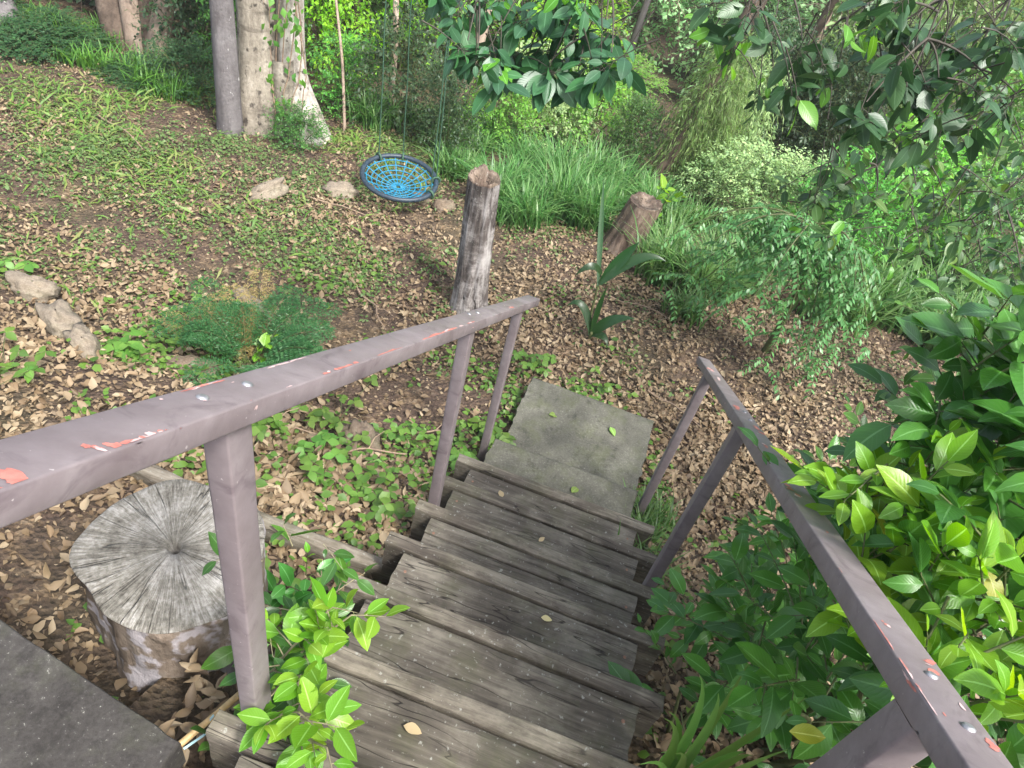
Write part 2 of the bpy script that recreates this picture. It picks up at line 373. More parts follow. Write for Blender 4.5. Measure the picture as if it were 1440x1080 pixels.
def simple(name, col, rough=.6, metal=0., nscale=0, var=.25):
    m, nt, b = newmat(name); q = N(nt); p = q('TexCoord').outputs['Object']
    n = q.noise(p, nscale or 25, 4, .6)
    c = q.ramp(n, [(.35, tuple(x * (1 - var) for x in col)), (.65, tuple(min(1, x * (1 + var)) for x in col))])
    nt.links.new(c, b.inputs['Base Color']); b.inputs['Roughness'].default_value = rough; b.inputs['Metallic'].default_value = metal
    return m
M['chip'] = simple('red_undercoat', (0.4592, 0.1575, 0.1260), .6, 0, 60)
M['chip_pale'] = simple('pale_primer', (0.5250, 0.3780, 0.3610), .6, 0, 60)
M['bolt'] = simple('galvanised_steel', (.30, .30, .31), .5, .7, 90)
M['nail'] = simple('rusty_nail', (.22, .12, .08), .7, .3, 90)
M['rope'] = simple('green_rope', (.035, .085, .05), .7, 0, 80)
M['net'] = simple('blue_net_cord', (.012, .16, .27), .55, 0, 60)
M['ring'] = simple('navy_swing_ring', (.020, .034, .050), .5, 0, 40)
M['cane'] = simple('dry_bamboo', (.50, .34, .15), .5, 0, 30)
M['peg'] = simple('pale_blue_plastic', (.32, .52, .56), .4, 0, 60, .1)
M['twig'] = simple('dry_twig', (.24, .17, .115), .8, 0, 40)
M['stem'] = simple('green_brown_stem', (.085, .10, .035), .7, 0, 40)
M['stem_pale'] = simple('pale_stem', (.25, .22, .13), .7, 0, 40)
M['dark_twig'] = simple('dark_twig', (.05, .043, .032), .8, 0, 30)
M['flower'] = simple('white_petal', (.8, .8, .76), .6, 0, 40, .05)
M['debris'] = simple('orange_debris', (.5, .15, .06), .6, 0, 60)

def mat_bark(name, dark, mid, light, spots=None, sp=(.6, .66), scale=1., rings=0.):
    m, nt, b = newmat(name); q = N(nt); p = q('TexCoord').outputs['Object']
    s = q.noise(q.mapv(p, (9 * scale, 9 * scale, 1.6 * scale)), 1., 6, .65); big = q.noise(p, 2.6 * scale, 5, .65, .6); fine = q.noise(p, 28 * scale, 4, .65)
    f = q.math('ADD', q.math('MULTIPLY', s, .4), q.math('ADD', q.math('MULTIPLY', big, .45), q.math('MULTIPLY', fine, .15)))
    c = q.ramp(f, [(.38, dark), (.52, mid), (.66, light)])
    if spots is not None: c = q.mix(q.ramp(q.noise(q.mapv(p, (1, 1, .8)), 11 * scale, 3, .55), [(sp[0], 0.), (sp[1], 1.)]), c, spots)
    if rings: 
        w = q.noise(q.mapv(p, (2, 2, 16)), 1., 4, .6); c = q.mix(q.ramp(w, [(.58, 0.), (.68, rings)]), c, dark)
    nt.links.new(c, b.inputs['Base Color']); b.inputs['Roughness'].default_value = .85; b.inputs['Specular IOR Level'].default_value = .25
    bp = q('Bump', {'Strength': .7, 'Distance': .02, 'Height': q.math('ADD', s, q.math('MULTIPLY', fine, .5))}); nt.links.new(bp.outputs[0], b.inputs['Normal'])
    return m
M['bark_grey'] = mat_bark('grey_bark', (0.0820, 0.0722, 0.0722), (0.1394, 0.1271, 0.1271), (0.2050, 0.1927, 0.1886), (0.4100, 0.4018, 0.3854), (.68, .72), 1.6)
M['bark_cream'] = mat_bark('cream_bark', (.10, .083, .066), (.25, .22, .175), (.44, .40, .335), (.06, .05, .042), (.60, .68), 1.3, .6)
M['bark_white'] = mat_bark('white_mottled_bark', (0.1804, 0.1476, 0.1230), (0.4100, 0.3772, 0.3280), (0.6068, 0.5822, 0.5412), (0.0697, 0.0615, 0.0492), (.60, .66), 1.5, .7)
M['bark_brown'] = mat_bark('brown_bark', (.055, .04, .03), (.11, .08, .06), (.19, .145, .11), None, scale=1.4)
M['bark_tan'] = mat_bark('tan_bark', (.16, .115, .085), (.28, .215, .165), (.40, .33, .27), None, scale=1.3, rings=.4)
M['bark_log'] = mat_bark('log_side', (0.0902, 0.0640, 0.0451), (0.2214, 0.1763, 0.1394), (0.3608, 0.3198, 0.2788), (0.4100, 0.3772, 0.3936), (.50, .56), 1.15)

def mat_cut():
    m, nt, b = newmat('weathered_cut_wood'); q = N(nt); p = q('TexCoord').outputs['Object']
    s = q('SeparateXYZ', {0: p}); xy = q('CombineXYZ', {0: s.outputs[0], 1: s.outputs[1]}).outputs[0]
    r = q('VectorMath', {0: xy}, operation='LENGTH').outputs['Value']; u = q('VectorMath', {0: xy}, operation='NORMALIZE').outputs[0]
    wob = q.noise(p, 12, 3)
    def rad(k, kr, seed):
        v = q('VectorMath', {0: u, 1: (k, k, 0)}, operation='MULTIPLY').outputs[0]
        v = q('VectorMath', {0: v, 1: q('CombineXYZ', {2: q.math('ADD', q.math('MULTIPLY', r, kr), seed)}).outputs[0]}, operation='ADD').outputs[0]
        return v
    a = q.noise(rad(16, 10, 0), 1., 4, .7); a2 = q.noise(rad(38, 26, 4), 1., 3, .7); big = q.noise(p, 9, 5, .65); fine = q.noise(p, 90, 3, .7)
    f = q.math('ADD', q.math('MULTIPLY', a, .20), q.math('ADD', q.math('MULTIPLY', a2, .30), q.math('ADD', q.math('MULTIPLY', big, .46), q.math('MULTIPLY', fine, .2))))
    c = q.ramp(f, [(.47, (0.060, 0.054, 0.045)), (.57, (0.160, 0.150, 0.128)), (.69, (0.34, 0.325, 0.30))])
    rings = q.math('SINE', q.math('ADD', q.math('MULTIPLY', r, 330.), q.math('MULTIPLY', wob, 22.)))
    c = q.mix(q.math('MULTIPLY', q.ramp(rings, [(.55, 0.), (1., 1.)]), .22), c, (.16, .14, .12))
    ck = q.noise(rad(3.1, 1.2, 9), 1., 2, .4); line = q.ramp(q.math('ABSOLUTE', q.math('SUBTRACT', ck, .5)), [(.001, 1.), (.006, 0.)])
    c = q.mix(q.math('MULTIPLY', line, .32), c, (.03, .024, .02))
    c = q.mix(q.ramp(q.math('ADD', r, q.math('MULTIPLY', wob, .012)), [(.010, 1.), (.020, 0.)]), c, (.015, .01, .008))
    nt.links.new(c, b.inputs['Base Color']); b.inputs['Roughness'].default_value = .9; b.inputs['Specular IOR Level'].default_value = .2
    bp = q('Bump', {'Strength': .8, 'Distance': .006, 'Height': q.math('SUBTRACT', q.math('ADD', a2, a), q.math('MULTIPLY', line, 2.))}); nt.links.new(bp.outputs[0], b.inputs['Normal'])
    return m
M['cut'] = mat_cut()

# ------------------------------------------------------------------ camera, light, world
YAW, PIT, ROL = -0.1315, 0.7621, 0.2581
cam_loc = np.array([.47989, -.86705, 1.90994])
fw = np.array([math.sin(YAW) * math.cos(PIT), math.cos(YAW) * math.cos(PIT), -math.sin(PIT)])
r0 = np.array([math.cos(YAW), -math.sin(YAW), 0]); u0 = np.cross(r0, fw)
rr = r0 * math.cos(ROL) + u0 * math.sin(ROL); uu = -r0 * math.sin(ROL) + u0 * math.cos(ROL)
cd = bpy.data.cameras.new('camera'); cam = bpy.data.objects.new('camera', cd); COL.objects.link(cam)
mw = Matrix.Identity(4)
for i in range(3): mw[i][0], mw[i][1], mw[i][2], mw[i][3] = rr[i], uu[i], -fw[i], cam_loc[i]
cam.matrix_world = mw
cd.sensor_width = 36; cd.lens = 1089.195 / 1440 * 36; cd.clip_end = 600; cd.clip_start = .05
sc.camera = cam
W = bpy.data.worlds.new('World'); sc.world = W; W.use_nodes = True
wn = N(W.node_tree)
sky = wn('TexSky', sky_type='NISHITA', sun_disc=False)
SUN_EL, SUN_AZ = math.radians(56), math.radians(125)
sky.sun_elevation = SUN_EL; sky.sun_rotation = SUN_AZ; sky.dust_density = 4.; sky.air_density = 1.; sky.ozone_density = 1.
hs = wn('HueSaturation', {'Color': sky.outputs[0], 'Saturation': .72})
bg = W.node_tree.nodes['Background']; W.node_tree.links.new(hs.outputs[0], bg.inputs['Color']); bg.inputs['Strength'].default_value = .08
ld = bpy.data.lights.new('sun', 'SUN'); ld.energy = 1.5; ld.angle = math.radians(10); ld.color = (1, .985, .95)
sun = bpy.data.objects.new('sun', ld); COL.objects.link(sun)
sd = Vector((math.sin(SUN_AZ) * math.cos(SUN_EL), math.cos(SUN_AZ) * math.cos(SUN_EL), math.sin(SUN_EL)))
sun.rotation_euler = sd.to_track_quat('Z', 'Y').to_euler()
sc.view_settings.view_transform = 'Standard'; sc.view_settings.look = 'None'; sc.view_settings.exposure = 2.38; sc.view_settings.gamma = 1
sc.cycles.max_bounces = 12; sc.cycles.diffuse_bounces = 5; sc.cycles.transmission_bounces = 10; sc.cycles.transparent_max_bounces = 8; sc.cycles.use_denoising = True

def haze():  # thin scattering volume added to pale the far trees
    m = bpy.data.materials.new('haze_air'); m.use_nodes = True; nt = m.node_tree; nt.nodes.remove(nt.nodes['Principled BSDF'])
    v = nt.nodes.new('ShaderNodeVolumePrincipled'); v.inputs['Color'].default_value = (.86, .93, .88, 1); v.inputs['Density'].default_value = .002; v.inputs['Anisotropy'].default_value = .2
    nt.links.new(v.outputs[0], nt.nodes['Material Output'].inputs['Volume'])
    x0, x1, y0, y1, z0, z1 = -95, 95, -18, 135, -10, 40
    V = np.array([(x, y, z) for z in (z0, z1) for (x, y) in ((x0, y0), (x1, y0), (x1, y1), (x0, y1))])
    g = Geo(); g.add(V, np.array([(0, 3, 2, 1), (4, 5, 6, 7), (0, 1, 5, 4), (1, 2, 6, 5), (2, 3, 7, 6), (3, 0, 4, 7)]))
    o = g.obj('haze', m, None, False); tag(o, 'thin haze filling the gully and paling the far trees', 'haze', kind='stuff')
if HAZE: haze()

# ------------------------------------------------------------------ ground
def build_ground():
    xs = np.concatenate([np.arange(-90, -8, 2.5), np.arange(-8, 5, .06), np.arange(5, 90, 2.5)])
    ys = np.concatenate([np.arange(-14, -1.5, .8), np.arange(-1.5, 8.5, .06), np.arange(8.5, 30, .5), np.arange(30, 130, 4)])
    X, Y = np.meshgrid(xs, ys); Z = G(X, Y)
    nx, ny = len(xs), len(ys)
    i = np.arange(ny - 1)[:, None] * nx + np.arange(nx - 1)[None]
    F = np.stack([i, i + 1, i + nx + 1, i + nx], -1).reshape(-1, 4)
    g = Geo(); g.add(np.stack([X, Y, Z], -1).reshape(-1, 3), F)
    o = g.obj('ground', M['soil']); tag(o, 'bare brown soil slope under leaf litter and weeds', 'ground', kind='structure')
build_ground()

# ------------------------------------------------------------------ staircase
RUN, RISE = .3152, .2015
def rbox(x0, x1, prof, seg, rng, amp=.002, caps=True):
    """beam along x with a closed yz profile list, slightly irregular"""
    prof = np.array(prof); k = len(prof); xs = np.linspace(x0, x1, seg + 1)
    V = np.zeros((seg + 1, k, 3)); V[..., 0] = xs[:, None]
    V[..., 1:] = prof[None]
    s = rng.integers(0, 9999)
    for j in range(k):
        V[:, j, 1] += amp * (fbm(xs * 14, np.full_like(xs, j * 7.3), s) - .5) * 2
        V[:, j, 2] += amp * (fbm(xs * 14, np.full_like(xs, j * 7.3 + 40), s) - .5) * 2
    V[0, :, 0] += rng.normal(0, amp, k); V[-1, :, 0] += rng.normal(0, amp, k)
    i = np.arange(seg)[:, None]; j = np.arange(k)[None]
    F = np.stack([i * k + j, (i + 1) * k + j, (i + 1) * k + (j + 1) % k, i * k + (j + 1) % k], -1).reshape(-1, 4)
    g = Geo(); g.add(V.reshape(-1, 3), F)
    for e, fl in ((0, 1), (seg, 0)):
        c = V[e].mean(0)
        idx = np.array([(0, j + 1, (j + 1) % k + 1) if fl else (0, (j + 1) % k + 1, j + 1) for j in range(k)])
        g.add(np.concatenate([c[None], V[e]]), idx)
    return g
def rprof(y0, y1, z0, z1, r=.005, n=4):
    pts = []
    for (cy, cz, a0) in ((y0 + r, z0 + r, PI), (y1 - r, z0 + r, 1.5 * PI), (y1 - r, z1 - r, 0), (y0 + r, z1 - r, .5 * PI)):
        for t in (0, .5, 1): a = a0 + t * PI / 2; pts.append((cy + r * math.cos(a), cz + r * math.sin(a)))
    out = []
    for a, b in zip(pts, pts[1:] + pts[:1]):
        d = math.dist(a, b); m = max(1, int(d / .03))
        for t in range(m): out.append((a[0] + (b[0] - a[0]) * t / m, a[1] + (b[1] - a[1]) * t / m))
    return out
def subcopy(g, name, mats, parent, center, smooth=True):
    o = g.obj(name, mats, None, smooth, loc=center); o.parent = parent; return o

def build_stairs():
    rng = np.random.default_rng(3)
    t = thing('staircase', 'weathered grey timber steps descending to a mossy concrete landing', 'staircase', (0, 0, 0))
    for k in range(-1, 6):
        y = k * RUN; z = -k * RISE
        x1 = 1.0 + rng.normal(0, .006); x0 = rng.normal(0, .006)
        w = .051
        g = rbox(x0, x1, rprof(y - w, y, z - .20, z, .003), 60, rng, .0016)
        o = subcopy(g, 'nosing_board', M['nosing'], t, (.5, y - w / 2, z - .1)); o.rotation_euler = (0, 0, 0)
        # tread board behind the nosing of this step
        gap = .010
        ya = y - RUN - .01; yb = y - w - gap
        if k == -1: ya = y - .62
        zt = z - .004 + rng.normal(0, .0015)
        a, b_ = .075, .925
        if k != 3:
            g = rbox(a, b_, rprof(ya, yb, zt - .045, zt, .005), 50, rng, .0022); subcopy(g, 'tread_board', M['tread'], t, (.5, (ya + yb) / 2, zt - .02))
        else:
            ym = yb - .085 + rng.normal(0, .01)
            g = rbox(a, b_, rprof(ym, yb, zt - .045, zt, .005), 50, rng, .0025); subcopy(g, 'tread_board', M['tread'], t, (.5, ym, zt - .02))
            g = rbox(a + .004, b_ - .003, rprof(ya, ym - .003, zt - .047, zt - .002, .005), 50, rng, .0025); subcopy(g, 'tread_board', M['tread'], t, (.5, ya, zt - .02))
        for xx in (a + .035, b_ - .035):
            gn = Geo(); yy = yb - .06 + rng.normal(0, .01)
            tubes(gn, np.array([[xx, yy, zt - .004], [xx, yy, zt + .0015]]), np.array([.006, .0055]), 8, cap=True)
            subcopy(gn, 'nail', M['nail'], t, (xx, yy, zt))
    # side stringers under the treads
    for x in (.105, .865):
        g = Geo(); ys = np.array([-.92, 1.56]); zs = .2 - (ys + .315) * RISE / RUN * np.array([0, 1]) - .10
        zs = np.array([.2 - .275, -1.008 - .275])
        ys = np.array([-.33, 1.55])
        V = []
        for yy, z0 in zip(ys, zs):
            for dx, dz in ((0, 0), (.04, 0), (.04, -.2), (0, -.2)): V.append((x + dx, yy, z0 + dz))
        g.add(np.array(V), np.array([(0, 1, 5, 4), (1, 2, 6, 5), (2, 3, 7, 6), (3, 0, 4, 7), (0, 3, 2, 1), (4, 5, 6, 7)]))
        subcopy(g, 'stringer', M['sleeper'], t, (x, .6, -.6), False)
    # lowest step: concrete slab without nosing
    g = rbox(.10, .905, rprof(1.50, 1.935, -1.265, -1.207, .012), 40, rng, .004)
    o = subcopy(g, 'bottom_step', M['landing'], t, (.5, 1.72, -1.22)); o['label'] = 'mossy concrete slab forming the lowest step'
    for x in (.16, .76):
        g = rbox(x, x + .09, rprof(1.55, 1.88, -1.56, -1.268, .006), 4, rng, .002); subcopy(g, 'support_block', M['rock_brown'], t, (x + .04, 1.7, -1.4))
    # landing
    rng = np.random.default_rng(11)
    l = thing('landing_slab', 'square mossy concrete slab lying at the foot of the steps', 'slab', (.52, 2.3, -1.43))
    g = rbox(.125, .925, rprof(1.86, 2.70, -1.50, -1.400, .010), 50, rng, .005)
    o = g.obj('slab', M['landing'], None, True, loc=(.52, 2.3, -1.43)); o.parent = l; o.location = (0, 0, 0)
    # dark slab at the top left
    l = thing('concrete_slab', 'large dark concrete slab in the bottom left corner beside the log stump', 'slab', (-.8, -.9, .14))
    g = Geo()
    c = [(-.05, -.40), (-1.7, -.13), (-1.7, -1.6), (-.17, -1.6)]
    rngx = np.random.default_rng(2)
    pts = []
    for a, b in zip(c, c[1:] + c[:1]):
        n = int(math.dist(a, b) / .03)
        for i in range(n): pts.append(((a[0] + (b[0] - a[0]) * i / n) + rngx.normal(0, .0009), (a[1] + (b[1] - a[1]) * i / n) + rngx.normal(0, .0009)))
    pts = np.array(pts); k = len(pts); cen = pts.mean(0)
    ins = nz(cen - pts) * .005
    rings = [np.c_[pts, np.full(k, .09)], np.c_[pts, np.full(k, .19)], np.c_[pts + ins * .35, np.full(k, .197)], np.c_[pts + ins, np.full(k, .2)]]
    V = np.concatenate(rings + [np.array([[cen[0], cen[1], .2]])])
    F = []
    for r in range(3):
        for j in range(k): F.append((r * k + j, r * k + (j + 1) % k, (r + 1) * k + (j + 1) % k, (r + 1) * k + j))
    g.add(V, np.array(F)[:, ::-1]); g.add(V, np.array([(3 * k + (j + 1) % k, 3 * k + j, 4 * k) for j in range(k)]))
    o = g.obj('slab', M['slab'], None, False, loc=(-.8, -.9, .14)); o.parent = l; o.location = (0, 0, 0)
    g = Geo()
    for x, y in ((-1.3, -.5), (-.45, -.62), (-1.3, -1.4), (-.4, -1.4)):
        p = np.array([(x - .1, y - .1), (x + .1, y - .1), (x + .1, y + .1), (x - .1, y + .1)])
        V = np.concatenate([np.c_[p, np.full(4, -.35)], np.c_[p, np.full(4, .089)]])
        gg = Geo(); gg.add(V, np.array([(0, 1, 5, 4), (1, 2, 6, 5), (2, 3, 7, 6), (3, 0, 4, 7), (4, 5, 6, 7)]))
        o = gg.obj('support_block', M['slab'], None, False, loc=(-.8, -.9, .14)); o.parent = l; o.location = (0, 0, 0)
build_stairs()

# ------------------------------------------------------------------ handrails
def handrail(name, label, xa, xb, z0, slope, ya, yb, posts, chips, bolts, inner):
    """z of the rail top at y is z0 - slope*y; built in a local frame with x along the rail"""
    rng = np.random.default_rng(5 + int(inner * 3))
    t = thing(name, label, 'handrail', (xa, ya, z0 - slope * ya))
    base = Vector(t.location)
    Lr = math.hypot(yb - ya, slope * (yb - ya)); ang = math.atan(slope)
    w = xb - xa; th = .036
    g = rbox(0, Lr, rprof(0, w, -th, 0, .0030), 90, rng, .0005)
    def patch(s, v, ls, lv, mi, top=True):
        n = 26; a = np.linspace(0, 2 * PI, n, endpoint=False)
        rad = .35 + 1.2 * fbm(np.cos(a) * 2.6 + s * 31, np.sin(a) * 2.6 + v * 50, int(abs(s) * 1000) % 97, 4)
        ps = s + ls * rad * np.cos(a); pv = v + lv * rad * np.sin(a)
        e = w if inner > 0 else 0.
        off = rng.uniform(0, .0005)
        if top:
            yy = np.clip(e - inner * np.maximum(pv, .0), .002, w - .002); zz = np.full(n, .0005 + off * .5); cc = (s, e - inner * max(v, .002), .0005 + off * .5)
        else:
            yy = np.full(n, e + inner * (.0005 + off * .5)); zz = np.clip(-np.maximum(pv, 0.), -th + .004, -.001); cc = (s, e + inner * (.0005 + off * .5), -min(max(v, .002), th - .006))
        V = np.concatenate([[cc], np.c_[ps, yy, zz]])
        g.add(V, np.array([(0, i + 1, (i + 1) % n + 1) for i in range(n)]), None, mi)
    for (y, v, ls, lv, mi, top) in chips:
        s0 = (y - ya) / math.cos(ang)
        for _ in range(max(4, int(ls / .007))):
            q_ = rng.normal(0, .5)
            patch(s0 + ls * q_, max(0., v + lv * rng.normal(0, .45)), ls * rng.uniform(.18, .55), lv * rng.uniform(.5, 1.3), mi if rng.random() < .85 else 2, top)
    # small random chips along the inner arris
    for i in range(34):
        s = rng.uniform(.05, Lr - .05); patch(s, rng.choice([0., 0., rng.uniform(0, w)]), rng.uniform(.002, .009), rng.uniform(.0008, .003), rng.choice([1, 2, 2]), rng.random() < .7)
    o = g.obj('rail', [M['paint'], M['chip'], M['chip_pale']], t, True)
    o.rotation_euler = Matrix(((0, -1, 0), (math.cos(ang), 0, math.sin(ang)), (-math.sin(ang), 0, math.cos(ang)))).to_euler() if False else (0, 0, 0)
    # axes: x-> along (0,cos,-sin); y-> (1,0,0); z-> (0,sin,cos)
    mm = Matrix(((0, 1, 0, 0), (math.cos(ang), 0, math.sin(ang), 0), (-math.sin(ang), 0, math.cos(ang), 0), (0, 0, 0, 1)))
    o.matrix_local = mm
    o.data.flip_normals()
    for (y, zb) in posts:
        zt = z0 - slope * (y + .0) - th / math.cos(ang)
        px0 = (xb - .066, xb - .026) if inner > 0 else (xa + .001, xa + .042)
        g = Geo(); pr = []
        seg = 24
        for i in range(seg + 1):
            f = i / seg; zz = zb + (zt - zb) * f
            r = .004; q = []
            x0, x1 = px0; y0, y1 = y, y + .056
            for (cx, cy, a0) in ((x0 + r, y0 + r, PI), (x1 - r, y0 + r, 1.5 * PI), (x1 - r, y1 - r, 0), (x0 + r, y1 - r, .5 * PI)):
                for tt in (0, .5, 1):
                    a = a0 + tt * PI / 2; yy = cy + r * math.sin(a)
                    zc = zz - (slope * (yy - y) if i == seg else 0)
                    q.append((cx + r * math.cos(a) + rng.normal(0, .0004), yy, zc))
            pr.append(q)
        V = np.array(pr); k = V.shape[1]
        i = np.arange(seg)[:, None]; j = np.arange(k)[None]
        F = np.stack([i * k + j, i * k + (j + 1) % k, (i + 1) * k + (j + 1) % k, (i + 1) * k + j], -1).reshape(-1, 4)
        g.add(V.reshape(-1, 3), F)
        g.add(V[0], np.array([(0, k - 1 - j, k - 2 - j) for j in range(0, k - 2)]))
        g.obj('post', M['paint'], t, True, loc=tuple(base)).location = (0, 0, 0)
    for (y, x) in bolts:
        g = Geo(); s = (y - ya) / math.cos(ang); v = x - xa
        P = np.array([[s, v, -.001], [s, v, .0022], [s, v, .0034]]); a = np.linspace(0, 2 * PI, 14, endpoint=False)
        V = np.concatenate([np.c_[s + .0078 * np.cos(a), v + .0078 * np.sin(a), np.full(14, -.001)], np.c_[s + .0078 * np.cos(a), v + .0078 * np.sin(a), np.full(14, .0016)], np.c_[s + .005 * np.cos(a), v + .005 * np.sin(a), np.full(14, .0034)], [[s, v, .0038]]])
        F = [(r * 14 + j, r * 14 + (j + 1) % 14, (r + 1) * 14 + (j + 1) % 14, (r + 1) * 14 + j) for r in range(2) for j in range(14)]
        g.add(V, np.array(F)); g.add(V, np.array([(28 + j, 28 + (j + 1) % 14, 42) for j in range(14)]))
        b = g.obj('bolt', M['bolt'], o, True); b.data.flip_normals()
    return t
Lc = [(-.612, .008, .020, .010, 1, True), (-.517, .010, .011, .009, 1, True), (-.505, .006, .010, .006, 1, True), (-.484, .004, .014, .0035, 1, True), (-.466, .003, .018, .004, 2, True), (-.45, .003, .010, .003, 1, True), 
      (-.09, .003, .022, .0035, 1, True), (-.04, .003, .045, .0035, 1, True), (.01, .003, .03, .0035, 1, True), (.20, .002, .09, .0025, 1, True), (.45, .003, .09, .004, 1, True), (.62, .003, .09, .004, 1, True), (.80, .004, .06, .005, 1, True),
      (-.33, .040, .005, .003, 1, True), (-.2, .002, .006, .002, 2, True), (-.28, .012, .004, .003, 2, False), (1.5, .01, .05, .004, 1, True), (-.30, .060, .05, .0016, 1, True), (-.12, .060, .05, .0014, 2, True)]
handrail('handrail', 'near left handrail with mauve brown paint chipped to red, above the log stump', .031, .098, .989, .645, -1.1, 2.24, [(-.313, -.5), (.95, -1.3), (1.89, -1.7)], Lc, [(-.337, .061), (-.248, .062), (.966, .051), (1.057, .057)], 1)
Rc = [(1.157, .02, .05, .007, 1, True), (.91, .045, .04, .008, 1, True), (.70, .03, .03, .006, 1, True), (.36, .012, .020, .007, 1, True), (.33, .022, .018, .007, 1, True), (1.938, .02, .06, .010, 1, True), (1.7, .03, .05, .005, 2, True), (-.04, .001, .022, .002, 1, True),
      (-.255, .042, .013, .007, 1, True), (-.24, .050, .010, .006, 1, True), (-.22, .002, .05, .0018, 1, True), (-.28, .002, .04, .002, 1, True), (-.33, .002, .04, .0016, 2, True), (-.378, .054, .010, .006, 1, True), (-.17, .02, .008, .003, 1, True), (-.3, .004, .03, .002, 1, False)]
handrail('handrail', 'right handrail with mauve brown paint chipped to red, running past the glossy leaved shrub', .942, 1.004, .948, .635, -1.1, 2.32, [(-.36, -.6), (.95, -1.3), (1.89, -1.75)], Rc, [(-.272, .979), (-.362, .978), (1.124, .984), (1.012, .983)], -1)

# ------------------------------------------------------------------ log stump, leaning posts
def lathe(g, cen, zs, rad_fn, nseg, mi=0, lean=(0, 0), capmi=None, captop=True, seed=0):
    a = np.linspace(0, 2 * PI, nseg, endpoint=False); V = []
    for z in zs:
        r = rad_fn(a, z); V.append(np.c_[cen[0] + r * np.cos(a) + lean[0] * (z - zs[0]), cen[1] + r * np.sin(a) + lean[1] * (z - zs[0]), np.full(nseg, z)])
    k = nseg; V = np.array(V)
    i = np.arange(len(zs) - 1)[:, None]; j = np.arange(k)[None]
    F = np.stack([i * k + j, i * k + (j + 1) % k, (i + 1) * k + (j + 1) % k, (i + 1) * k + j], -1).reshape(-1, 4)
    g.add(V.reshape(-1, 3), F, None, mi)
    return V
def build_log():
    c = np.array([-.433, .094]); zt = -.05
    t = thing('log_stump', 'round sawn log stump with cracked grey top, standing behind the left handrail post', 'stump', (c[0], c[1], -.4))
    def rad(a, z):
        lob = .243 * (1 + .03 * np.cos(2 * a + .5) + .03 * np.cos(3 * a + 2.2) + .035 * np.cos(5 * a + 1) + .015 * np.cos(8 * a + 2) + .02 * (fbm(np.cos(a) * 3 + 5, np.sin(a) * 3 + z * 5, 21) - .5))
        ridge = .03 * (fbm(np.cos(a) * 6 + 9, np.sin(a) * 6 + z * 9, 4) - .5) * (z < zt - .005)
        flare = .018 * np.clip((-.28 - z) / .15, 0, 1) ** 1.5 * (1 + .8 * np.cos(4 * a))
        return lob + ridge + flare - .006 * (z < zt - .02) * (1 + np.cos(3 * a))
    g = Geo(); zs = np.concatenate([np.linspace(-.55, zt - .03, 22), [zt - .015, zt - .004]])
    V = lathe(g, c, zs, rad, 120)
    o = g.obj('bark_side', M['bark_log'], None, True, loc=(c[0], c[1], -.4)); o.parent = t; o.location = (0, 0, 0)
    g = Geo(); a = np.linspace(0, 2 * PI, 120, endpoint=False); ring = V[-1]
    rs = [1, .985, .9, .75, .6, .45, .3, .18, .09, .045]; VV = []
    for s in rs:
        p = c + (ring[:, :2] - c) * s
        z = zt + .006 * (fbm(p[:, 0] * 25, p[:, 1] * 25, 8) - .5) - (.004 if s == 1 else 0) + .012 * (1 - s) - (.02 if s < .05 else 0)
        VV.append(np.c_[p, z])
    VV = np.array(VV); k = 120; i = np.arange(len(rs) - 1)[:, None]; j = np.arange(k)[None]
    F = np.stack([i * k + j, i * k + (j + 1) % k, (i + 1) * k + (j + 1) % k, (i + 1) * k + j], -1).reshape(-1, 4)
    g.add(VV.reshape(-1, 3), F); g.add(np.concatenate([VV[-1], [[c[0], c[1], zt - .03]]]), np.array([(j, (j + 1) % k, k) for j in range(k)]))
    o = g.obj('cut_face', M['cut'], None, True, loc=(c[0], c[1], zt)); o.parent = t; o.location = (0, 0, zt + .4)
build_log()
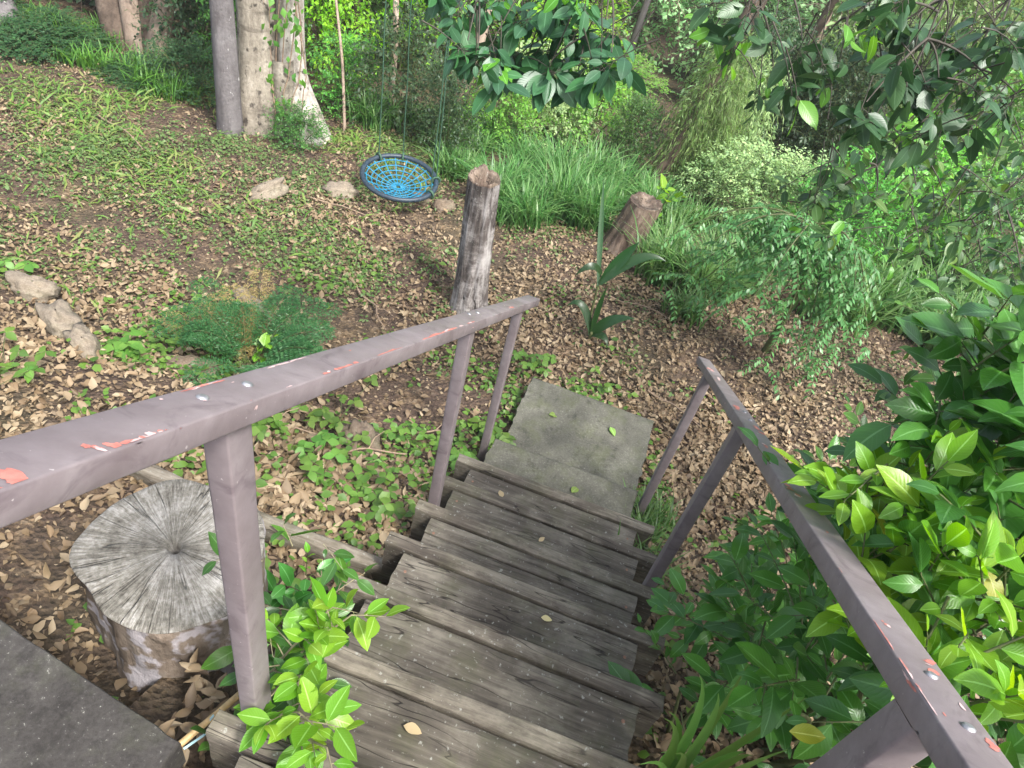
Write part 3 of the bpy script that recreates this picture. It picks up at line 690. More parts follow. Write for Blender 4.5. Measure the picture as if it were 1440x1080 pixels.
def stump(name, label, base, top, r0, r1, matk, seed, hollow=.12):
    b = np.array(base, float); tp = np.array(top, float); h = tp[2] - b[2]
    t = thing(name, label, 'stump', tuple(b))
    lean = ((tp[0] - b[0]) / h, (tp[1] - b[1]) / h)
    def rad(a, z):
        f = (z - b[2]) / h
        r = r0 + (r1 - r0) * f + .03 * np.exp(-np.maximum(f, 0) * 9)
        fl = fbm(np.cos(a) * 2.2 + seed, np.sin(a) * 2.2 + z * .7, seed, 3) - .5
        gr = fbm(np.cos(a) * 7 + seed, np.sin(a) * 7 + z * .8, seed + 3, 3) - .5
        return r * (1 + .28 * fl + .22 * gr)
    g = Geo(); zs = np.linspace(b[2] - .15, tp[2], 26); V = lathe(g, b[:2] - np.array(lean) * -.0, zs, rad, 72, 0, lean)
    V = V - 0
    o = g.obj('trunk', M[matk], None, True, loc=tuple(b)); o.parent = t; o.location = (0, 0, 0)
    # ragged rotted top
    g = Geo(); a = np.linspace(0, 2 * PI, 72, endpoint=False); ring = V[-1].copy(); c = ring.mean(0)
    hgt = .09 * h * (fbm(np.cos(a) * 2.5 + seed, np.sin(a) * 2.5, seed + 7, 3) - .35)
    r1_ = ring.copy(); r1_[:, 2] += np.maximum(hgt, -.0)
    r2 = c + (ring - c) * np.array([.78, .78, 1]); r2[:, 2] = tp[2] + hgt * .6 - .01
    r3 = c + (ring - c) * np.array([.45, .45, 1]); r3[:, 2] = tp[2] - hollow * .6
    VV = np.array([ring, r1_, r2, r3]); k = 72; i = np.arange(3)[:, None]; j = np.arange(k)[None]
    F = np.stack([i * k + j, i * k + (j + 1) % k, (i + 1) * k + (j + 1) % k, (i + 1) * k + j], -1).reshape(-1, 4)
    g.add(VV.reshape(-1, 3), F); g.add(np.concatenate([r3, [[c[0], c[1], tp[2] - hollow]]]), np.array([(j, (j + 1) % k, k) for j in range(k)]))
    o = g.obj('rotted_top', M['postwood_brown'], None, True, loc=tuple(b)); o.parent = t; o.location = (0, 0, 0)
stump('post_stump', 'tall weathered grey split post stump standing beyond the left handrail', (-.53, 3.42, Gs(-.53, 3.42)), (-.60, 3.47, -.64), .118, .105, 'postwood', 31)
stump('tree_stump', 'short brown leaning tree stump in the long grass', (.27, 5.12, Gs(.27, 5.12)), (.37, 5.24, -1.40), .150, .140, 'postwood_brown', 57, .05)

# edging sleeper, rocks, small debris
def build_edging():
    rng = np.random.default_rng(9)
    g = rbox(-.62, .62, rprof(-.03, .03, -.09, .01, .012), 60, rng, .006)
    o = g.obj('edging_sleeper', M['sleeper'], None, True)
    V = np.array([v.co for v in o.data.vertices])
    V[:, 1] += .035 * (V[:, 0] / .6) ** 2; V[:, 2] += .012 * np.sin(V[:, 0] * 3)
    taper = np.clip(1 - np.maximum(V[:, 0] - .2, 0) * .55, .5, 1); V[:, 1] *= taper
    o.data.vertices.foreach_set('co', V.ravel().astype(np.float32)); o.data.update()
    o.location = (-.56, .60, -.605); o.rotation_euler = (0, .02, -.02)
    tag(o, 'old timber edging sleeper on the ground between the log stump and the steps', 'sleeper')
build_edging()
def rock(label, loc, size, rot, seed, matk, name='rock'):
    n1, n2 = 18, 26; th = np.linspace(0.02, PI - .02, n1); ph = np.linspace(0, 2 * PI, n2, endpoint=False)
    T, P = np.meshgrid(th, ph, indexing='ij')
    d = np.stack([np.sin(T) * np.cos(P), np.sin(T) * np.sin(P), np.cos(T)], -1)
    r = 1 + .9 * (fbm(d[..., 0] * 1.7 + seed, d[..., 1] * 1.7 + d[..., 2] * 1.3, seed, 3) - .5) + .5 * (fbm(d[..., 0] * 5 + seed, d[..., 1] * 5 + d[..., 2] * 4, seed + 2, 2) - .5)
    d = np.sign(d) * np.abs(d) ** .8
    V = d * r[..., None] * np.array(size)
    i = np.arange(n1 - 1)[:, None]; j = np.arange(n2)[None]
    F = np.stack([i * n2 + j, (i + 1) * n2 + j, (i + 1) * n2 + (j + 1) % n2, i * n2 + (j + 1) % n2], -1).reshape(-1, 4)
    g = Geo(); g.add(V.reshape(-1, 3), F)
    o = g.obj(name, M[matk], None, True); o.location = (loc[0], loc[1], Gs(loc[0], loc[1]) + loc[2]); o.rotation_euler = rot
    tag(o, label, 'rock')
rock('long pale rock lying in leaf litter below the fig tree', (-2.45, 3.93, .05), (.17, .06, .06), (0, -.2, .9), 3, 'rock')
rock('small pale rounded rock just left of the net swing', (-2.05, 4.42, .04), (.13, .07, .06), (0, .1, .5), 8, 'rock')
rock('brown stone in the litter under the right edge of the net swing', (-1.48, 4.83, .03), (.09, .07, .06), (0, 0, .3), 12, 'rock_brown')
rock('brown stone between the net swing and the grey post stump', (-1.26, 4.80, .03), (.10, .08, .06), (0, .1, 1.0), 17, 'rock_brown')
rock('flat pale rock at the top end of the stone edging at the left', (-2.72, 1.86, .06), (.14, .08, .06), (.1, .1, .2), 22, 'rock')
rock('largest angular pale rock of the stone edging at the left', (-2.36, 1.66, .06), (.16, .08, .075), (.15, -.1, -.5), 27, 'rock')
rock('lower weathered rock of the stone edging, next to bare soil', (-2.08, 1.50, .04), (.12, .07, .07), (0, .1, -.7), 33, 'rock')
rock('long low pale rock half buried left of the feathery fern', (-1.72, 2.55, .01), (.18, .06, .05), (0, .1, -.4), 41, 'rock')
rock('flat grey stone beside the yellow tips of the feathery fern', (-1.62, 1.72, .01), (.15, .08, .04), (0, 0, .2), 44, 'rock_brown')
rock('mossy flat stone half hidden by weeds left of the steps', (-.55, 1.62, .02), (.16, .09, .05), (0, .1, -.9), 49, 'rock_brown')

g = Geo(); P = bez((.02, .03, -.06), (-.1, -.24, -.085), (-.27, -.62, -.13), 12); tubes(g, P, np.full(12, .0085) * (1 + .1 * np.sin(np.arange(12) * 2.1)), 8, cap=True)
tag(g.obj('bamboo_cane', M['cane']), 'straw coloured bamboo cane lying between the dark slab and the top step', 'cane')
def peg():
    t = thing('clothes_peg', 'pale blue plastic clothes peg dropped beside the bamboo cane', 'peg', (-.112, -.285, -.10))
    for s in (-1, 1):
        g = Geo()
        pr = [(-.042, .002 * s), (-.02, .004 * s), (.0, .006 * s), (.02, .004 * s), (.042, .009 * s)]
        V = []
        for u, v in pr:
            for dz in (-.005, .005):
                for dv in (0, .005): V.append((u, v + s * dv, dz))
        V = np.array(V); F = []
        for i in range(4):
            a = i * 4; F += [(a, a + 1, a + 5, a + 4), (a + 2, a + 6, a + 7, a + 3), (a, a + 4, a + 6, a + 2), (a + 1, a + 3, a + 7, a + 5)]
        F += [(0, 2, 3, 1), (16, 17, 19, 18)]
        g.add(V, np.array(F)); g.obj('peg_jaw', M['peg'], t, False)
    g = Geo(); th = np.linspace(0, 4 * PI, 30); tubes(g, np.c_[.005 * np.cos(th), np.linspace(-.007, .007, 30), .007 * np.sin(th)], np.full(30, .0012), 5); g.obj('spring', M['bolt'], t)
    t.rotation_euler = (.35, -.3, 1.05); t.scale = (1.1, 1.1, 1.1)
peg()
# soil under the peg and cane is heaped litter (handled with the litter scatter below)

# sticks on the ground
def sticks():
    rng = np.random.default_rng(77)
    L = [((-.95, 1.35), .55, .5, 'thin dry stick lying across dead leaves left of the log stump'), ((-.5, 1.5), .5, .75, 'dry stick slanting through the weeds left of the steps'), ((-.3, 1.98), .35, .4, 'short bent twig beside the middle left handrail post'),
         ((.62, 4.2), .5, -.15, 'dark dry stick near the short brown stump'), ((1.05, 3.05), .42, -.6, 'dark broken stick behind the right handrail end'), ((-3.9, 4.1), .8, -.5, 'long pale stick on the grassy slope below the multi stemmed trees'),
         ((-2.0, 4.1), .7, .05, 'thin brown stick lying over the long pale rock'), ((-1.1, 3.0), .5, -.8, 'short stick in the litter left of the grey post stump'), ((-2.9, 1.0), .4, .6, 'small pale twig at the far left below the stone edging'), ((1.5, 3.3), .3, .9, 'small pale twig in the litter right of the steps')]
    for (x, y), ln, a, lab in L:
        n = 9; u = np.linspace(-.5, .5, n); px = x + np.cos(a) * u * ln + .02 * np.sin(u * 9 + a * 5); py = y + np.sin(a) * u * ln + .02 * np.cos(u * 7)
        pz = G(px, py) + .045 + .02 * np.sin(u * 5)
        g = Geo(); tubes(g, np.c_[px, py, pz], np.linspace(.008, .004, n), 5, cap=True)
        tubes(g, np.array([[px[5], py[5], pz[5]], [px[5] + .06 * np.cos(a + .7), py[5] + .06 * np.sin(a + .7), pz[5] + .03], [px[5] + .13 * np.cos(a + .6), py[5] + .13 * np.sin(a + .6), pz[5] + .02]]), np.array([.004, .003, .002]), 4)
        tag(g.obj('stick', M['twig']), lab, 'stick', 'sticks lying in the leaf litter')
sticks()

# ------------------------------------------------------------------ leaf litter and weeds (uncountable)
T_dead = [leaf_t(4, .24, (.8, .8), f, b, wave=w, twist=tw) for f, b, w, tw in ((.7, .45, .3, .6), (-.5, -.4, .4, -.7), (1.0, -.3, .1, .4), (.3, .65, .5, .9), (-.8, .3, .3, -.5), (1.3, .2, .2, .2))]
def clear_of_stairs(x, y, pad=.0):
    st = (x > -.02 - pad) & (x < 1.02 + pad) & (y < 1.96) & (y > -.5)
    ld_ = (x > .115 - pad) & (x < .935 + pad) & (y >= 1.9) & (y < 2.71)
    lg = np.hypot(x + .433, y - .094) < .26
    sl = (y < -.42 + .16 * np.clip(-x, 0, 2)) & (x < -.05)
    return ~(st | ld_ | lg | sl)
def litter():
    rng = np.random.default_rng(101)
    N0 = 330000
    x = rng.uniform(-8.5, 4.6, N0); y = rng.uniform(-.6, 8, N0)
    d = np.hypot(x - .48, y + .87)
    dens = .16 + .95 * np.clip((fbm(x * 1.1, y * 1.1, 55, 4) - .40) * 4.2, 0, 1)
    dens *= np.clip(1.25 - d / 11, .25, 1)
    trkm = np.exp(-((y - trk(x)) / .30) ** 2) * (x < -.9); dens *= 1 - .93 * trkm
    dirt = np.exp(-(((x + 1.62) / .34) ** 2 + ((y - 1.22) / .30) ** 2)) + np.exp(-(((x + .33) / .28) ** 2 + ((y - 2.45) / .28) ** 2)); dens *= 1 - .8 * np.clip(dirt, 0, 1)
    boost = np.exp(-(((x + .75) / .6) ** 2 + ((y - 1.2) / .7) ** 2)) + np.exp(-(((x - 1.8) / .9) ** 2 + ((y - 2.6) / 1.6) ** 2)) + .7 * np.exp(-(((x + 1.6) / 1.) ** 2 + ((y - 4.) / .6) ** 2)); dens = dens + .5 * boost; dens *= 1 - .6 * np.exp(-(((x + 1.0) / .45) ** 2 + ((y - .15) / .35) ** 2))
    keep = (rng.random(N0) < dens * .55) & clear_of_stairs(x, y) & (y < 6.6)
    x = x[keep]; y = y[keep]; n = len(x); d = d[keep]
    z = G(x, y) + rng.uniform(.004, .035, n)
    a = rng.uniform(0, 2 * PI, n); tl = rng.normal(0, .28, n)
    D = np.stack([np.cos(a), np.sin(a), tl], -1); Nn = nz(rng.normal(0, .30, (n, 3)) + np.array([0, 0, 1.]))
    L = (.024 + .046 * rng.random(n) ** 1.5 + .03 * np.exp(-(((x + .6) / .5) ** 2 + ((y - 1.2) / .55) ** 2))) * np.clip(np.where(d < 2.9, .80, 1.12 - d * .065), .56, 1.05)
    g = Geo(); scat_mix(g, T_dead, np.c_[x, y, z], D, Nn, L, rng.uniform(.8, 1.5, n), 0, rng)
    # small broken fragments between the leaves
    N1 = 90000; x = rng.uniform(-6.5, 4.2, N1); y = rng.uniform(-.6, 6.2, N1); d = np.hypot(x - .48, y + .87)
    keep = (rng.random(N1) < np.clip(1.1 - d / 7.5, .12, 1) * .8) & clear_of_stairs(x, y); x, y = x[keep], y[keep]; n = len(x)
    a = rng.uniform(0, 2 * PI, n); D = np.stack([np.cos(a), np.sin(a), rng.normal(0, .25, n)], -1)
    scat_mix(g, [leaf_t(2, .3, (.7, .6), .4, .3), leaf_t(2, .12, (.5, .5), .2, .1), leaf_t(2, .4, (.9, .5), -.4, .2)], np.c_[x, y, G(x, y) + rng.uniform(.002, .014, n)], D, nz(rng.normal(0, .4, (n, 3)) + np.array([0, 0, 1.])), rng.uniform(.009, .028, n), None, 0, rng)
    # litter on the strip between slab and steps
    n = 260; x = rng.uniform(-.24, .06, n); y = rng.uniform(-.62, -.12, n); z = -.19 + rng.uniform(-.02, .06, n)
    a = rng.uniform(0, 2 * PI, n); D = np.stack([np.cos(a), np.sin(a), rng.normal(0, .15, n)], -1)
    scat_mix(g, T_dead, np.c_[x, y, z], D, nz(rng.normal(0, .3, (n, 3)) + np.array([0, 0, 1.])), rng.uniform(.025, .06, n), None, 0, rng)
    tag(g.obj('leaf_litter', M['leaf_litter_dead']), 'brown and tan dead leaves scattered over the slope and beside the steps', 'leaf litter', kind='stuff')
    # earth packed between slab and first step
    g = Geo(); xs = np.linspace(-.35, .08, 20); ys = np.linspace(-.9, -.05, 30); X, Y = np.meshgrid(xs, ys)
    Z = -.21 - .12 * np.clip((Y + .3) / .2, 0, 1) + .04 * (fbm(X * 14, Y * 14, 3) - .5); i = np.arange(29)[:, None] * 20 + np.arange(19)[None]
    g.add(np.stack([X, Y, Z], -1).reshape(-1, 3), np.stack([i, i + 1, i + 21, i + 20], -1).reshape(-1, 4))
    tag(g.obj('ground', M['soil']), 'soil packed between the dark slab and the top step', 'ground', kind='structure')
litter()

T_weed = [leaf_t(3, .36, (.75, .75), .18, .15), leaf_t(3, .33, (.8, .8), -.05, .3), leaf_t(3, .38, (.7, .8), .3, .05)]
T_simple = [leaf_t(2, .26, (.75, .8), .25, .2), leaf_t(2, .22, (.8, .8), .1, .4)]
def weeds_mesh(x, y, leafL, K, pet, rng, tpls):
    n = len(x); z = G(x, y)
    az = rng.uniform(0, 2 * PI, (n, 1)) + np.arange(K)[None] * 2.4 + rng.normal(0, .3, (n, K))
    el = rng.uniform(.25, 1.1, (n, K)); ln = pet[:, None] * rng.uniform(.5, 1.2, (n, K))
    dirp = np.stack([np.cos(az) * np.cos(el), np.sin(az) * np.cos(el), np.sin(el)], -1)
    base = np.stack([x, y, z], -1)[:, None]
    pos = base + dirp * ln[..., None]
    az2 = az + rng.normal(0, .4, (n, K)); D = np.stack([np.cos(az2), np.sin(az2), rng.normal(-.05, .22, (n, K))], -1)
    Nn = nz(rng.normal(0, .28, (n, K, 3)) + np.array([0, 0, 1.]))
    L = leafL[:, None] * rng.uniform(.6, 1.2, (n, K))
    return base, pos, D, Nn, L
def weeds():
    rng = np.random.default_rng(202)
    # ---- low creeping weeds over the slope
    N0 = 32000
    x = rng.uniform(-8, 4.4, N0); y = rng.uniform(-.2, 6.3, N0)
    nzv = fbm(x * 1.1, y * 1.1, 71, 4)
    dens = np.clip((nzv - .455) * 7, 0, 1) * .72 + .045
    trkm = np.exp(-((y - trk(x)) / .22) ** 2) * (x < -.9); trkm = np.exp(-((y - trk(x)) / .30) ** 2) * (x < -.9); dens *= 1 - .95 * trkm
    dirt = np.exp(-(((x + 1.62) / .34) ** 2 + ((y - 1.22) / .30) ** 2)) + np.exp(-(((x + .33) / .28) ** 2 + ((y - 2.45) / .28) ** 2)) + np.exp(-(((x + 1.5) / .9) ** 2 + ((y - 4.1) / .5) ** 2)); dens *= 1 - .9 * np.clip(dirt, 0, 1)
    near_ = np.exp(-(((x + .55) / .5) ** 2 + ((y - 1.15) / .6) ** 2)); dens *= 1 - .85 * near_
    dens *= np.where(x > 1.1, .12, np.where((x > -.4) & (y > 2.9), .30, 1.)) * np.where(y < .7, .35, 1)
    dens += .35 * np.exp(-(((x + 3.6) / 1.6) ** 2 + ((y - 3.7) / .8) ** 2))
    keep = (rng.random(N0) < dens) & clear_of_stairs(x, y, .02)
    x, y = x[keep], y[keep]; n = len(x)
    d = np.hypot(x - .48, y + .87); f = lambda a: a.reshape(-1, 3)
    far = d + rng.normal(0, .5, n) > 4.3
    xf, yf = np.repeat(x[far], 2) + rng.normal(0, .09, 2 * far.sum()), np.repeat(y[far], 2) + rng.normal(0, .09, 2 * far.sum())
    base, pos, D, Nn, L = weeds_mesh(xf, yf, rng.uniform(.018, .040, len(xf)), 6, rng.uniform(.02, .085, len(xf)), rng, T_simple)
    g = Geo(); scat_mix(g, T_simple + T_weed[:1], f(pos), f(D), f(Nn), L.reshape(-1), None, 0, rng)
    tag(g.obj('ground_cover', M['leaf_weed_dull']), 'fine dull green weeds and seedlings over the middle of the slope', 'ground cover', kind='stuff')
    x, y = x[~far], y[~far]; n = len(x)
    base, pos, D, Nn, L = weeds_mesh(x, y, rng.uniform(.024, .056, n), 6, rng.uniform(.03, .10, n), rng, T_weed)
    g = Geo(); scat_mix(g, T_weed, f(pos), f(D), f(Nn), L.reshape(-1), None, 0, rng)
    tag(g.obj('ground_cover', M['leaf_weed']), 'low green weeds creeping over the leaf strewn slope', 'ground cover', kind='stuff')
    # ---- thin short grass on the upper slope
    N0 = 42000
    x = rng.uniform(-8.5, -1.5, N0); y = rng.uniform(1.8, 6.4, N0)
    dens = np.clip((fbm(x * .9, y * .9, 15, 3) - .40) * 4, 0, 1) * np.clip((y - 2.9) / 1.2, .12, 1) * np.clip((-x - 1.2) / 1.5, .1, 1)
    trkm = np.exp(-((y - trk(x)) / .25) ** 2); dens *= 1 - .8 * trkm
    keep = rng.random(N0) < dens * .9; x, y = x[keep], y[keep]; n = len(x)
    z = G(x, y); a = rng.uniform(0, 2 * PI, n); D = np.stack([np.cos(a) * .7, np.sin(a) * .7, rng.uniform(.3, 1, n)], -1)
    Tg = [leaf_t(2, .05, (.5, .6), .2, .5), leaf_t(2, .04, (.5, .6), .2, .8)]
    g = Geo(); scat_mix(g, Tg, np.c_[x, y, z], D, nz(rng.normal(0, .3, (n, 3)) + np.array([0, 0, 1.])), rng.uniform(.06, .16, n), 1.6, 0, rng)
    tag(g.obj('short_grass', M['leaf_lowgrass']), 'thin yellowish short grass on the upper left slope', 'grass', kind='stuff')
weeds()

def trifoliate(name, label, x, y, n, spread, leafL, rng, matk='leaf_weed', h=.11, cat='weed', group=None):
    zc = Gs(x, y); t = thing(name, label, cat, (x, y, zc), group); gl = Geo(); gs = Geo()
    px = x + rng.normal(0, spread, n); py = y + rng.normal(0, spread, n)
    ok = clear_of_stairs(px, py, -.05); px, py = px[ok], py[ok]; n = len(px)
    pz = G(px, py) + rng.uniform(.4, 1.2, n) * h
    tp = np.c_[px, py, pz]; b = np.c_[x + (px - x) * .05, y + (py - y) * .05, G(px * 0 + x, py * 0 + y) - .01]
    mid = (tp * .5 + b * .5) + np.c_[rng.normal(0, .01, (n, 2)), np.full(n, .02)]
    tubes(gs, np.stack([b, mid, tp], 1), np.full((n, 3), .0018), 4)
    az = rng.uniform(0, 2 * PI, n)
    for k in range(3):
        a = az + (k - 1) * 1.75; D = np.stack([np.cos(a), np.sin(a), rng.normal(-.12, .15, n)], -1)
        scat_mix(gl, T_weed, tp, D, nz(rng.normal(0, .22, (n, 3)) + np.array([0, 0, 1.])), leafL * rng.uniform(.75, 1.15, n), None, 0, rng)
    for gg, nm, m in ((gs, 'stem', M['stem']), (gl, 'leaves', M[matk])):
        o = gg.obj(nm, m, t, True, loc=(x, y, zc)); o.location = (0, 0, 0)
def near_weeds():
    rng = np.random.default_rng(55)
    G1 = 'three leaved weeds beside the steps'
    items = [(.03, 2.10, 12, .07, .075, 'leafy weed growing against the left edge of the concrete landing'), (-.02, 1.72, 9, .07, .07, 'weed clump at the foot of the far left handrail post'),
             (-.42, 1.15, 10, .09, .062, 'weed with flat three part leaves near the left end of the third step'), (-.16, 1.02, 9, .06, .06, 'dark green weed beside the broken step end left of the stairs'),
             (-.62, 1.32, 10, .09, .062, 'weed in dead leaves midway between log stump and middle handrail post'), (-.95, 1.35, 12, .10, .062, 'weed just under the left handrail, right of its near post'),
             (-.75, 1.75, 16, .13, .06, 'lush bright weed under the middle of the left handrail'), (-.45, 1.85, 12, .10, .06, 'weed beside the mossy flat stone left of the steps'),
             (-1.1, 1.75, 10, .10, .06, 'weed below the feathery fern'), (-2.72, 1.3, 14, .13, .075, 'broad leaved weed below the rock edging at the far left'),
             (-1.93, 1.62, 6, .05, .085, 'small upright weed with large leaves beside the lowest edging rock'), (-2.05, 1.0, 12, .13, .065, 'weed patch above the left end of the near handrail'),
             (-1.85, .62, 10, .12, .065, 'weed at the left picture edge just above the handrail'), (-2.95, 1.75, 14, .14, .07, 'weed overgrowing the top end of the rock edging'),
             (.12, 2.95, 12, .10, .06, 'weed behind the far edge of the concrete landing'), (.5, 2.95, 8, .1, .05, 'small pale weed behind the middle of the concrete landing')]
    for (x, y, n, s, L, lab) in items: trifoliate('weed', lab, x, y, n, s, L, rng, group=G1)
near_weeds()

# ------------------------------------------------------------------ long grass (uncountable)
def grass(name, label, n, area, hmin, hmax, rng, wid=.012, matk='leaf_grass', clump=None):
    (x0, x1, y0, y1) = area
    nc = max(6, int((x1 - x0) * (y1 - y0) * 9)); cx = rng.uniform(x0, x1, nc); cy = rng.uniform(y0, y1, nc)
    if clump is not None: k_ = clump(cx, cy); cx, cy = cx[k_], cy[k_]; nc = len(cx)
    k = rng.integers(0, nc, n); x = cx[k] + rng.normal(0, .07, n); y = cy[k] + rng.normal(0, .07, n); z = G(x, y) - .02
    hh = (hmin + (hmax - hmin) * rng.random(nc))[k] * rng.uniform(.6, 1.1, n)
    a = rng.uniform(0, 2 * PI, n); lean = rng.uniform(.15, 1.0, n)
    m = 6; t = np.linspace(0, 1, m)
    out = lean[:, None] * t ** 1.9 * hh[:, None] * .9; up = hh[:, None] * (t - .38 * lean[:, None] * t ** 3)
    P = np.stack([x[:, None] + np.cos(a)[:, None] * out, y[:, None] + np.sin(a)[:, None] * out, z[:, None] + up], -1)
    sx = np.stack([-np.sin(a), np.cos(a), np.zeros(n)], -1)
    w = wid * np.array([.7, 1, 1, .85, .55, .08])[None] * rng.uniform(.5, 1.7, n)[:, None] * .5
    V = np.stack([P - sx[:, None] * w[..., None], P + sx[:, None] * w[..., None]], 2)
    F = np.array([(2 * i, 2 * i + 1, 2 * i + 3, 2 * i + 2) for i in range(m - 1)])
    FF = (np.arange(n)[:, None, None] * 2 * m + F[None]).reshape(-1, 4)
    g = Geo(); g.add(V.reshape(-1, 3), FF)
    return tag(g.obj(name, M[matk]), label, 'grass', kind='stuff')
rg = np.random.default_rng(31)
grass('long_grass', 'tall arching green grass behind the grey post stump', 6000, (-1.0, .5, 4.95, 6.9),   .2, .68, rg, .011, clump=lambda x, y: (y > 5.15 + .4 * x) & ~((x > .0) & (y < 5.55)))
grass('long_grass', 'long bright grass around the short brown stump', 2600, (.66, 1.6, 4.3, 6.4), .25, .65, rg, .014)
grass('long_grass', 'long pale grass bank right of the weeping shrub', 5200, (1.9, 4.6, 4.9, 7.6), .25, .8, rg, .015, clump=lambda x, y: y > 4.4 + .25 * x)
grass('long_grass', 'rank grass at the foot of the thicket behind the fig trunks', 2600, (-2.6, -1.2, 5.5, 7.2), .25, .5, rg, .013)
grass('long_grass', 'rank grass along the dark thicket at the far left', 2200, (-8.0, -3.9, 5.2, 6.2), .18, .4, rg, .012, 'leaf_mid')
grass('grass_tuft', 'small grass tufts growing between the right posts and the steps', 420, (.96, 1.12, 1.35, 2.0), .12, .3, rg, .008)

# ------------------------------------------------------------------ tree trunks
def trunk_path(g, pts, rads, sides=16, rough=.05, seed=0, mi=0):
    pts = np.array(pts, float); n = 26; t = np.linspace(0, 1, len(pts)); tt = np.linspace(0, 1, n)
    P = np.stack([np.interp(tt, t, pts[:, i]) for i in range(3)], -1); 
    for _ in range(3): P[1:-1] = .25 * P[:-2] + .5 * P[1:-1] + .25 * P[2:]
    Rr = np.interp(tt, t, rads)
    g2 = Geo(); tubes(g2, P, Rr, sides)
    V = g2.V[0].reshape(n, sides, 3); a = np.arange(sides) / sides * 2 * PI
    dv = V - P[:, None]; ns = fbm(np.cos(a)[None] * 1.5 + seed + 0 * P[:, 2:3], np.sin(a)[None] * 1.5 + P[:, 2:3] * 1.1, seed, 3) - .5
    V = P[:, None] + dv * (1 + rough * 4 * ns[..., None] * .5)
    g.add(V.reshape(-1, 3), g2.F[0], g2.U[0], mi); return P

def mk_foliage(blobs, nt, K, LL, tpls, rng, tl=(.15, .35), ang=55, droop=.2, up=1., tr=.003, shell=(.35, .95), upb=.4, stems=True):
    gl = Geo(); gs = Geo()
    S, D, k = blob_twigs(blobs, nt, rng, shell, upb)
    twigs(gl, gs if stems else None, S, D, rng.uniform(tl[0], tl[1], nt), K, LL, tpls, rng, ang, droop, up, tr)
    return gl, gs, S
T_bg = [leaf_t(2, .27, (.75, .8), .3, .15), leaf_t(2, .22, (.8, .8), .1, .4), leaf_t(2, .30, (.7, .8), -.2, .2)]
T_bgn = [leaf_t(2, .13, (.75, .8), .3, .3), leaf_t(2, .11, (.8, .8), .1, .6)]

def tree(name, label, base, stems, barkm, crown, nleaf, LL, leafm, seed, cat='tree', group=None, crown_z=None):
    rng = np.random.default_rng(seed)
    t = thing(name, label, cat, tuple(base), group)
    b = np.array(base)
    for (pts, rads, bm) in stems:
        g = Geo(); trunk_path(g, np.array(pts), rads, 18, .08, seed + len(pts)); o = g.obj('trunk', M[bm or barkm], t, True, loc=tuple(b)); o.location = (0, 0, 0)
    if crown:
        gl, gs, S = mk_foliage(crown, nleaf // 6, 6, LL, T_bg, rng, (.3, .6), 55, .25, 1., .005, (.3, 1.))
        gl.add(np.concatenate(gs.V), np.concatenate(gs.F), None, 1)
        o = gl.obj('crown', [M[leafm], M[barkm]], t, True, loc=tuple(b)); o.location = (0, 0, 0)
        # limbs into the crown
        gb = Geo(); 
        for c in crown:
            top = np.array(stems[0][0][-1], float); e = np.array(c[:3], float)
            tubes(gb, bez(top, (top + e) / 2 + rng.normal(0, .2, 3), e, 8), np.linspace(.07, .015, 8), 7)
        o = gb.obj('branch', M[barkm], t, True, loc=tuple(b)); o.location = (0, 0, 0)
    return t
# straight grey trunk
z0 = Gs(-3.41, 4.91)
tree('tree', 'straight grey tree trunk with white lichen spots, left of the fig', (-3.41, 4.91, z0),
     [([(-3.40, 4.90, z0 - .2), (-3.41, 4.92, z0 + .25), (-3.49, 5.04, -.76), (-3.55, 5.12, .8), (-3.6, 5.2, 3.2)], (.130, .108, .098, .094, .08), None)],
     'bark_grey', [(-3.6, 5.2, 4.2, 1.2, 1.2, .8), (-4.3, 4.6, 3.8, .9, .9, .6)], 480, .13, 'leaf_dark', 61)
# fig with two flaring stems
z0 = Gs(-3.1, 5.4)
def fig_tree():
    b = (-3.1, 5.4, z0)
    t = tree('fig_tree', 'large fig with pale cream and white mottled flaring trunks, behind the grey trunk', b,
         [([(-3.28, 5.16, z0 - .25), (-3.30, 5.20, z0 + .15), (-3.34, 5.3, z0 + .55), (-3.38, 5.4, -.8), (-3.55, 5.5, .6), (-3.7, 5.6, 2.6)], (.24, .20, .165, .165, .15, .13), 'bark_cream'),
          ([(-2.86, 5.42, z0 - .25), (-2.95, 5.44, z0 + .15), (-3.10, 5.48, z0 + .55), (-3.14, 5.53, -.8), (-3.1, 5.6, .8), (-3.0, 5.7, 2.8)], (.30, .20, .135, .12, .112, .10), 'bark_white')],
         'bark_tan', [(-3.4, 5.7, 4.0, 1.6, 1.6, .8), (-2.4, 5.2, 3.8, 1.2, 1.2, .7)], 600, .12, 'leaf_dark', 62)
    for p, r in (([(-3.12, 5.36, z0 + .75), (-3.10, 5.35, z0 + .3), (-3.06, 5.28, z0 - .12)], (.10, .12, .15)),
                 ([(-3.06, 5.46, z0 + .62), (-2.90, 5.40, z0 + .2), (-2.74, 5.30, z0 - .08)], (.06, .075, .05)),
                 ([(-3.32, 5.24, z0 + .5), (-3.45, 5.16, z0 + .15), (-3.55, 5.05, z0 - .08)], (.08, .09, .05)),
                 ([(-3.05, 5.36, z0 + .4), (-2.93, 5.2, z0 + .12), (-2.85, 5.05, z0 - .08)], (.08, .07, .04))):
        g = Geo(); trunk_path(g, p, r, 12, .08, 5); o = g.obj('buttress_root', M['bark_cream'], t, True, loc=b); o.location = (0, 0, 0)
    g = Geo(); trunk_path(g, [(-3.0, 5.68, 2.4), (-2.3, 5.0, 2.9), (-1.6, 4.66, 3.0), (-.9, 4.5, 2.95)], (.10, .085, .07, .05), 12, .05, 9); o = g.obj('limb', M['bark_tan'], t, True, loc=b); o.location = (0, 0, 0)
fig_tree()
